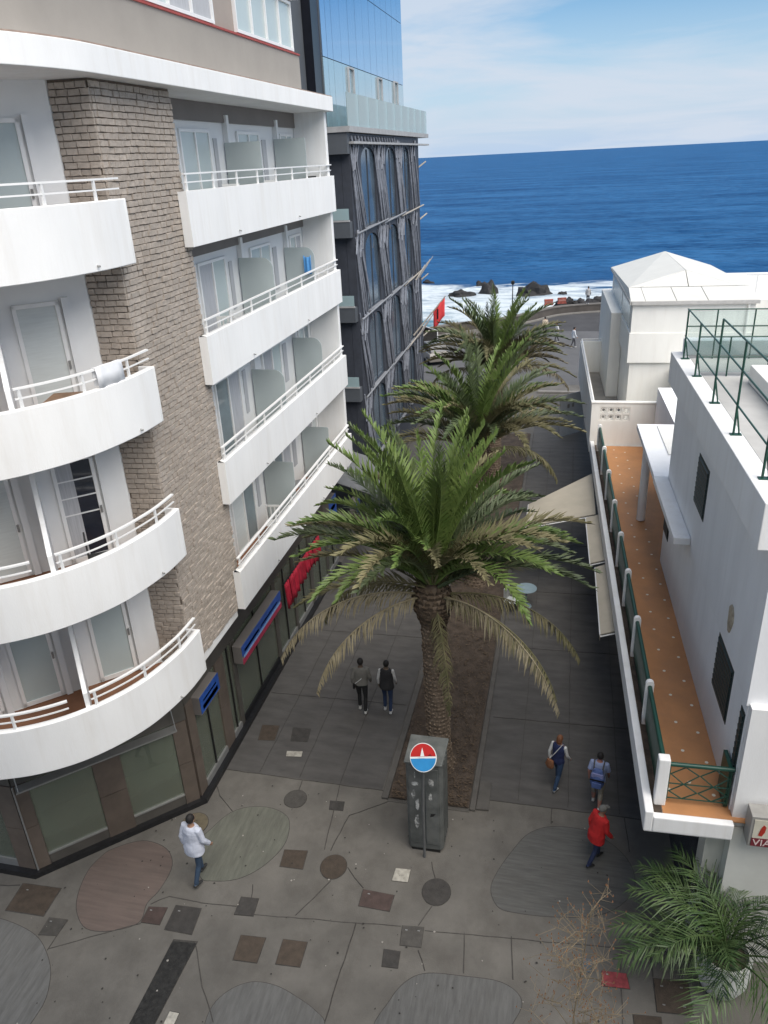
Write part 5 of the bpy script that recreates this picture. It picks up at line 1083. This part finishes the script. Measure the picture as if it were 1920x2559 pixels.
# low clutter past the apartment building: canopy and blue panels of the next shop
cn = thing('market_canopy', 'grey canvas canopy beyond the apartment building', 'canopy', (-8.2, 28.2, 0)); CNV = mat('grey_canvas', (.17, .175, .18), .85, .1, 2)
b = MB(); b.extr([(-8.9, 26.3, 3.35), (-8.9, 29.6, 3.35), (-6.9, 29.6, 2.75), (-6.9, 26.3, 2.75)], (0, 0, .03)); b.build('canvas', CNV, cn); b = MB(); b.extr([(-6.9, 26.3, 2.77), (-6.9, 29.6, 2.77), (-6.9, 29.6, 2.45), (-6.9, 26.3, 2.45)], (.012, 0, 0)); b.build('valance', CNV, cn)
for y in (26.4, 29.5): MB().tube([(-6.95, y, 0), (-6.95, y, 2.75)], .03, 8).build('pole', ALU, cn)
facesign('shop_sign', 'narrow upright blue sign panel beside the grey canopy', 26.0, 26.5, 1.5, 2.6, -7.6, [('blue_band', BLUE, 0, 1, 0, 1), ('print', PALE, .35, .65, .1, .9)])

# ================================================================== PEOPLE
def remesh(m, vox):
    me = m.mesh('tmp', WHITE, fix=True); o = bpy.data.objects.new('tmp', me); COL.objects.link(o)
    r = o.modifiers.new('r', 'REMESH'); r.mode = 'VOXEL'; r.voxel_size = vox; s = o.modifiers.new('s', 'SMOOTH'); s.factor = .5; s.iterations = 3
    dg = bpy.context.evaluated_depsgraph_get(); n = bpy.data.meshes.new_from_object(o.evaluated_get(dg)); bpy.data.objects.remove(o); bpy.data.meshes.remove(me); n.materials.clear()
    n.polygons.foreach_set('use_smooth', [True] * len(n.polygons)); return n
def person(label, loc, face, h, skin, hair, top, leg, shoe, stride=.22, swing=.16, sleeve='long', hemz=.84, short=False, loose=1.0, hat=None, longhair=False, lean=.02, vox=.014, legw=1.0, arm=None):
    """local: +Y is forward; built 1.72 m tall then scaled"""
    t = thing('person', label, 'person', loc, face - math.pi / 2, local=True); k = h / 1.72
    sk = mat('skin_' + '%.2f' % skin[0], skin, .6, .06, 9, local=True); hm = mat('hair_%.3f_%.3f' % (hair[0], hair[1]), hair, .7, .25, 20, local=True); tm = mat('cloth_%.3f_%.3f_%.3f' % top, top, .85, .10, 7, .3, 40, local=True); lm = mat('cloth_%.3f_%.3f_%.3f' % leg, leg, .85, .12, 7, .3, 40, local=True); sm = mat('shoe_%.2f_%.2f' % shoe[:2], shoe, .6, .1, 5, local=True)
    L = {}
    for s, nm in ((-1, 'l'), (1, 'r')):
        f = stride * (1 if s < 0 else -1)
        hip = Vector((s * .088, 0, .92)); kn = Vector((s * .095, f * .62 + .05, .50)); an = Vector((s * .095, f * 1.15 - .02, .085 + (.09 if f < 0 else 0) * min(1, stride * 4))); toe = an + Vector((s * .015, .16, -.045 - (.05 if f < 0 else 0) * min(1, stride * 4)))
        sh = Vector((s * .175, lean * 1.3, 1.415)); g = -f * swing / .22; el = Vector((s * .235, g * .5 - .02 + lean, 1.15)); wr = Vector((s * .235, g * 1.15 + .07 + lean, .92)); L[s] = (hip, kn, an, toe, sh, el, wr)
    def torso(m, g=0.0, z0=.86, flare=0.0):
        ring = [(z0, .155 + flare, .105 + flare), (.95, .160 + flare * .8, .112 + flare * .8), (1.08, .142 + flare * .5, .100 + flare * .5), (1.22, .158 + flare * .2, .110), (1.34, .172, .112), (1.42, .150, .095), (1.465, .085, .07)]
        m.tube([(0, lean * max(0, (z - .9) * 2.5), z) for z, a, b in ring], [a + g for z, a, b in ring], 20, ell=[(b + g) / (a + g) for z, a, b in ring], upv=(1, 0, 0))
    bd = MB(); torso(bd)
    bd.tube([(0, lean * 1.3, 1.43), (0, lean * 1.5 + .005, 1.50), (0, lean * 1.6 + .015, 1.56)], [.062, .055, .056], 12)
    hc = (0, lean * 1.6 + .025, 1.615); bd.ell(hc, (.074, .094, .112), 18, 12); bd.ell((0, hc[1] + .096, 1.60), (.013, .018, .022), 8, 6)
    for s in (-1, 1): bd.ell((s * .075, hc[1] - .005, 1.61), (.012, .022, .030), 8, 6); bd.ell((s * .03, hc[1] + .084, 1.628), (.014, .010, .010), 8, 6)
    bd.ell((0, hc[1] + .082, 1.558), (.026, .014, .010), 8, 6)
    for s in (-1, 1):
        hip, kn, an, toe, sh, el, wr = L[s]
        bd.tube([hip, hip.lerp(kn, .45), kn, kn.lerp(an, .35), an], [.090 * legw, .078 * legw, .056 * legw, .055 * legw, .038 if short else .046 * legw], 14)
        bd.tube([an + Vector((0, -.06, -.05)), an + Vector((0, .02, -.035)), toe], [.040, .046, .032], 12, ell=[.9, .9, .75])
        bd.tube([sh + Vector((-s * .05, 0, 0)), sh, sh.lerp(el, .5), el, el.lerp(wr, .4), wr], [.055, .056, .047, .040, .038, .028], 12)
        hd = (wr - el).normalized(); pm = wr + hd * .055; bd.tube([wr, wr + hd * .03, pm + hd * .03], [.027, .034, .030], 10, ell=[.7, .55, .5], upv=(0, 1, 0))
        for i, (off, l) in enumerate(((.024, .062), (.008, .072), (-.008, .067), (-.023, .052))):
            b0 = pm + hd * .02 + Vector((0, off, 0)); b1 = b0 + hd * l * .55; b2 = b1 + (hd + Vector((-s * .55, .12, 0))).normalized() * l * .5; bd.tube([b0, b1, b2], [.0095, .0088, .0075], 6)
        th = wr + hd * .035 + Vector((0, .028, 0)); bd.tube([th, th + hd * .03 + Vector((-s * .005, .026, 0)), th + hd * .06 + Vector((-s * .012, .034, 0))], [.011, .0105, .008], 6)
    me = remesh(bd, vox); me.materials.append(sk); me.materials.append(lm); me.materials.append(sm); me.materials.append(tm); me.materials.append(mat('cloth_arm_%.2f' % arm[0], arm, .85, .06, 8, local=True) if arm else sk)
    legend = .34 if short else .0
    for p in me.polygons:
        c = p.center; z = c.z; mi = 0
        if z < .13 and min((Vector((c.x, c.y, z)) - L[s][2]).length for s in (-1, 1)) < .24: mi = 2
        elif z < 1.02 and abs(c.x) < .2 and min((c - L[s][6]).length for s in (-1, 1)) > .13 and not (abs(c.x) > .19 and z > .8): mi = 1 if z > legend else 0
        elif z > 1.02 and z < 1.46 and abs(c.x) < .16: mi = 3
        elif arm and .90 < z < 1.48 and abs(c.x) >= .16 and min((c - L[s][6]).length for s in (-1, 1)) > .05: mi = 4
        p.material_index = mi
    o = link('body', me, t)
    # garment over the torso and arms
    gm = MB(); torso(gm, .016 * loose, hemz, .012 * loose + (.02 if loose > 1.2 else 0))
    for s in (-1, 1):
        hip, kn, an, toe, sh, el, wr = L[s]
        if sleeve == 'none': continue
        ends = [sh + Vector((-s * .06, 0, 0)), sh, sh.lerp(el, .5), el] if sleeve == 'short' else [sh + Vector((-s * .06, 0, 0)), sh, sh.lerp(el, .5), el, el.lerp(wr, .5), el.lerp(wr, .92)]
        if sleeve == 'short': ends[-1] = sh.lerp(el, .85)
        rad = ([.06, .068, .064, .062] if sleeve == 'short' else [.06, .068, .060, .055, .052, .046]); gm.tube(ends, [r * (.85 + .15 * loose) for r in rad], 12)
    ge = remesh(gm, vox); ge.materials.append(tm)
    for v in ge.vertices:
        n_ = noise.noise(v.co * 9 + Vector((loc[0], loc[1], 0))) * .010; v.co += Vector((v.co.x, v.co.y, 0)).normalized() * n_
    link('top', ge, t)
    hr = MB()
    if hat: hr.ell((hc[0], hc[1] - .004, hc[2] + .035), (.088, .108, .085), 16, 10); hr.tube([(0, hc[1] + .04, hc[2] + .04), (0, hc[1] + .165, hc[2] + .025)], [.075, .06], 12, ell=[.12, .1], upv=(1, 0, 0))
    else:
        hr.ell((hc[0], hc[1] - .016, hc[2] + .018), (.085, .098, .108), 16, 10)
        if longhair: hr.ell((0, hc[1] - .05, hc[2] - .05), (.088, .065, .12), 14, 8)
    hme = remesh(hr, .012); hme.materials.append(mat('grey_cap', (.17, .165, .15), .9, .15, 9) if hat else hm); link('cap' if hat else 'hair', hme, t)
    for c in t.children: c.scale = (k, k, k)
    return t
SK1 = (.38, .22, .15); SK2 = (.30, .17, .11); DKH = (.012, .010, .009)
person('man in a loose white shirt and jeans walking by the shop corner', (-7.42, 10.92, 0), R(75), 1.87, SK2, DKH, (.56, .59, .68), (.030, .055, .095), (.03, .03, .03), .17, .12, 'long', .80, loose=1.9, vox=.013)
person('man in a red jacket and grey cap walking below the terrace', (1.17, 12.97, 0), R(38), 1.62, SK2, (.1, .1, .1), (.50, .018, .018), (.020, .030, .075), (.02, .02, .02), .19, .10, 'long', .74, loose=1.8, hat=True, lean=.07)
bp_ = person('person in knee-length beige shorts carrying a blue backpack', (1.25, 14.68, 0), R(80), 1.60, (.42, .20, .15), DKH, (.30, .36, .55), (.30, .27, .215), (.55, .54, .5), .14, .10, 'short', .84, short=True, loose=1.2, legw=1.15)
person('woman with reddish hair in a navy vest with white sleeves', (.30, 15.15, 0), R(62), 1.58, SK1, (.16, .065, .03), (.015, .025, .085), (.025, .055, .115), (.62, .62, .6), .22, .12, 'none', .86, longhair=True, legw=1.1, arm=(.58, .59, .58))
person('walker in a silvery top and black trousers under the palm', (-5.22, 17.15, 0), R(95), 1.80, (.10, .07, .05), DKH, (.15, .145, .13), (.010, .010, .011), (.45, .45, .43), .10, .14, 'long', .93, loose=1.2)
person('walker in a dark jacket, white sleeves and blue jeans under the palm', (-4.50, 17.25, 0), R(92), 1.74, (.14, .10, .07), DKH, (.022, .022, .024), (.018, .035, .085), (.5, .5, .5), .08, .16, 'none', .84, loose=1.3, arm=(.50, .50, .49))
for lab, loc, f, st, c in (('far walker in white with dark trousers on the road', (-.87, 65.3, 0), 200, .18, (.6, .6, .6)), ('far walker in white nearest the terrace parapet', (.45, 63.5, 0), 20, .2, (.55, .58, .62)), ('far walker in beige beside the farthest palm', (-1.94, 67.8, 0), 100, .15, (.5, .42, .33)), ('far figure standing on the sea wall', (1.72, 79.3, .72), 80, .04, (.4, .4, .4))):
    person(lab, loc, R(f), 1.68, SK1, DKH, c, (.05, .05, .06), (.4, .4, .4), st, .12, 'long', .84, vox=.022)
# white sleeves, bag and backpack carried by the walkers
def carried(name, label, cat, loc, face, builder):
    t = thing(name, label, cat, loc, face - math.pi / 2, local=True); builder(t); return t
BLB = mat('blue_backpack_cloth', (.10, .155, .36), .8, .2, 6, .3, 40, local=True); LIL = mat('lilac_panel', (.26, .28, .50), .8, .15, 6, local=True); BRB = mat('brown_leather', (.22, .095, .045), .6, .15, 6, local=True); WHS = mat('white_sleeve', (.62, .63, .62), .85, .06, 8, local=True)
def pack(t):
    b = MB(); b.tube([(0, -.20, .80), (0, -.225, .92), (0, -.225, 1.12), (0, -.20, 1.30)], [.13, .165, .165, .10], 16, ell=[.5, .58, .56, .5], upv=(1, 0, 0)); b.build('bag', BLB, t, smooth=60)
    MB().box(-.11, .11, -.345, -.315, .84, 1.0).build('pocket', BLB, t, bevel=.02); MB().box(-.14, .14, -.30, -.275, 1.12, 1.25).build('flap', LIL, t, bevel=.02); MB().box(-.16, .16, -.328, -.315, 1.05, 1.09).build('strap', BLACKG, t)
    for s in (-1, 1): MB().tube([(s * .10, -.19, 1.28), (s * .115, -.02, 1.43), (s * .12, .125, 1.30), (s * .14, .02, 1.0), (s * .12, -.17, .92)], .016, 6).build('strap', BLACKG, t)
carried('backpack', 'blue backpack on the person in beige shorts', 'backpack', (1.25, 14.68, 0), R(80), pack)
def sbag(t):
    b = MB(); b.tube([(-.10, -.20, .70), (-.11, -.21, .80), (-.10, -.19, .93)], [.09, .12, .09], 14, ell=[.45, .5, .4], upv=(1, 0, 0)); b.build('bag', BRB, t, smooth=60)
    MB().tube([(-.14, -.16, .94), (-.02, -.135, 1.15), (.11, -.03, 1.40), (.08, .10, 1.30), (-.05, .13, 1.05), (-.17, .02, .92), (-.16, -.14, .93)], .009, 5).build('strap', WHS, t)
carried('shoulder_bag', 'brown leather bag slung behind the woman in navy', 'bag', (.30, 15.15, 0), R(62), sbag)
def crossbag(t):
    MB().tube([(-.15, -.10, 1.05), (.02, -.125, 1.22), (.13, -.02, 1.42), (.05, .12, 1.25), (-.12, .13, 1.0), (-.19, .0, .96), (-.16, -.09, 1.04)], .010, 5).build('strap', WHS, t); MB().box(-.24, -.17, -.10, .08, .84, 1.0).build('pouch', BLACKG, t, bevel=.02)
carried('crossbody_bag', 'dark bag with a pale strap on the walker in the silvery top', 'bag', (-5.22, 17.15, 0), R(95), crossbag)
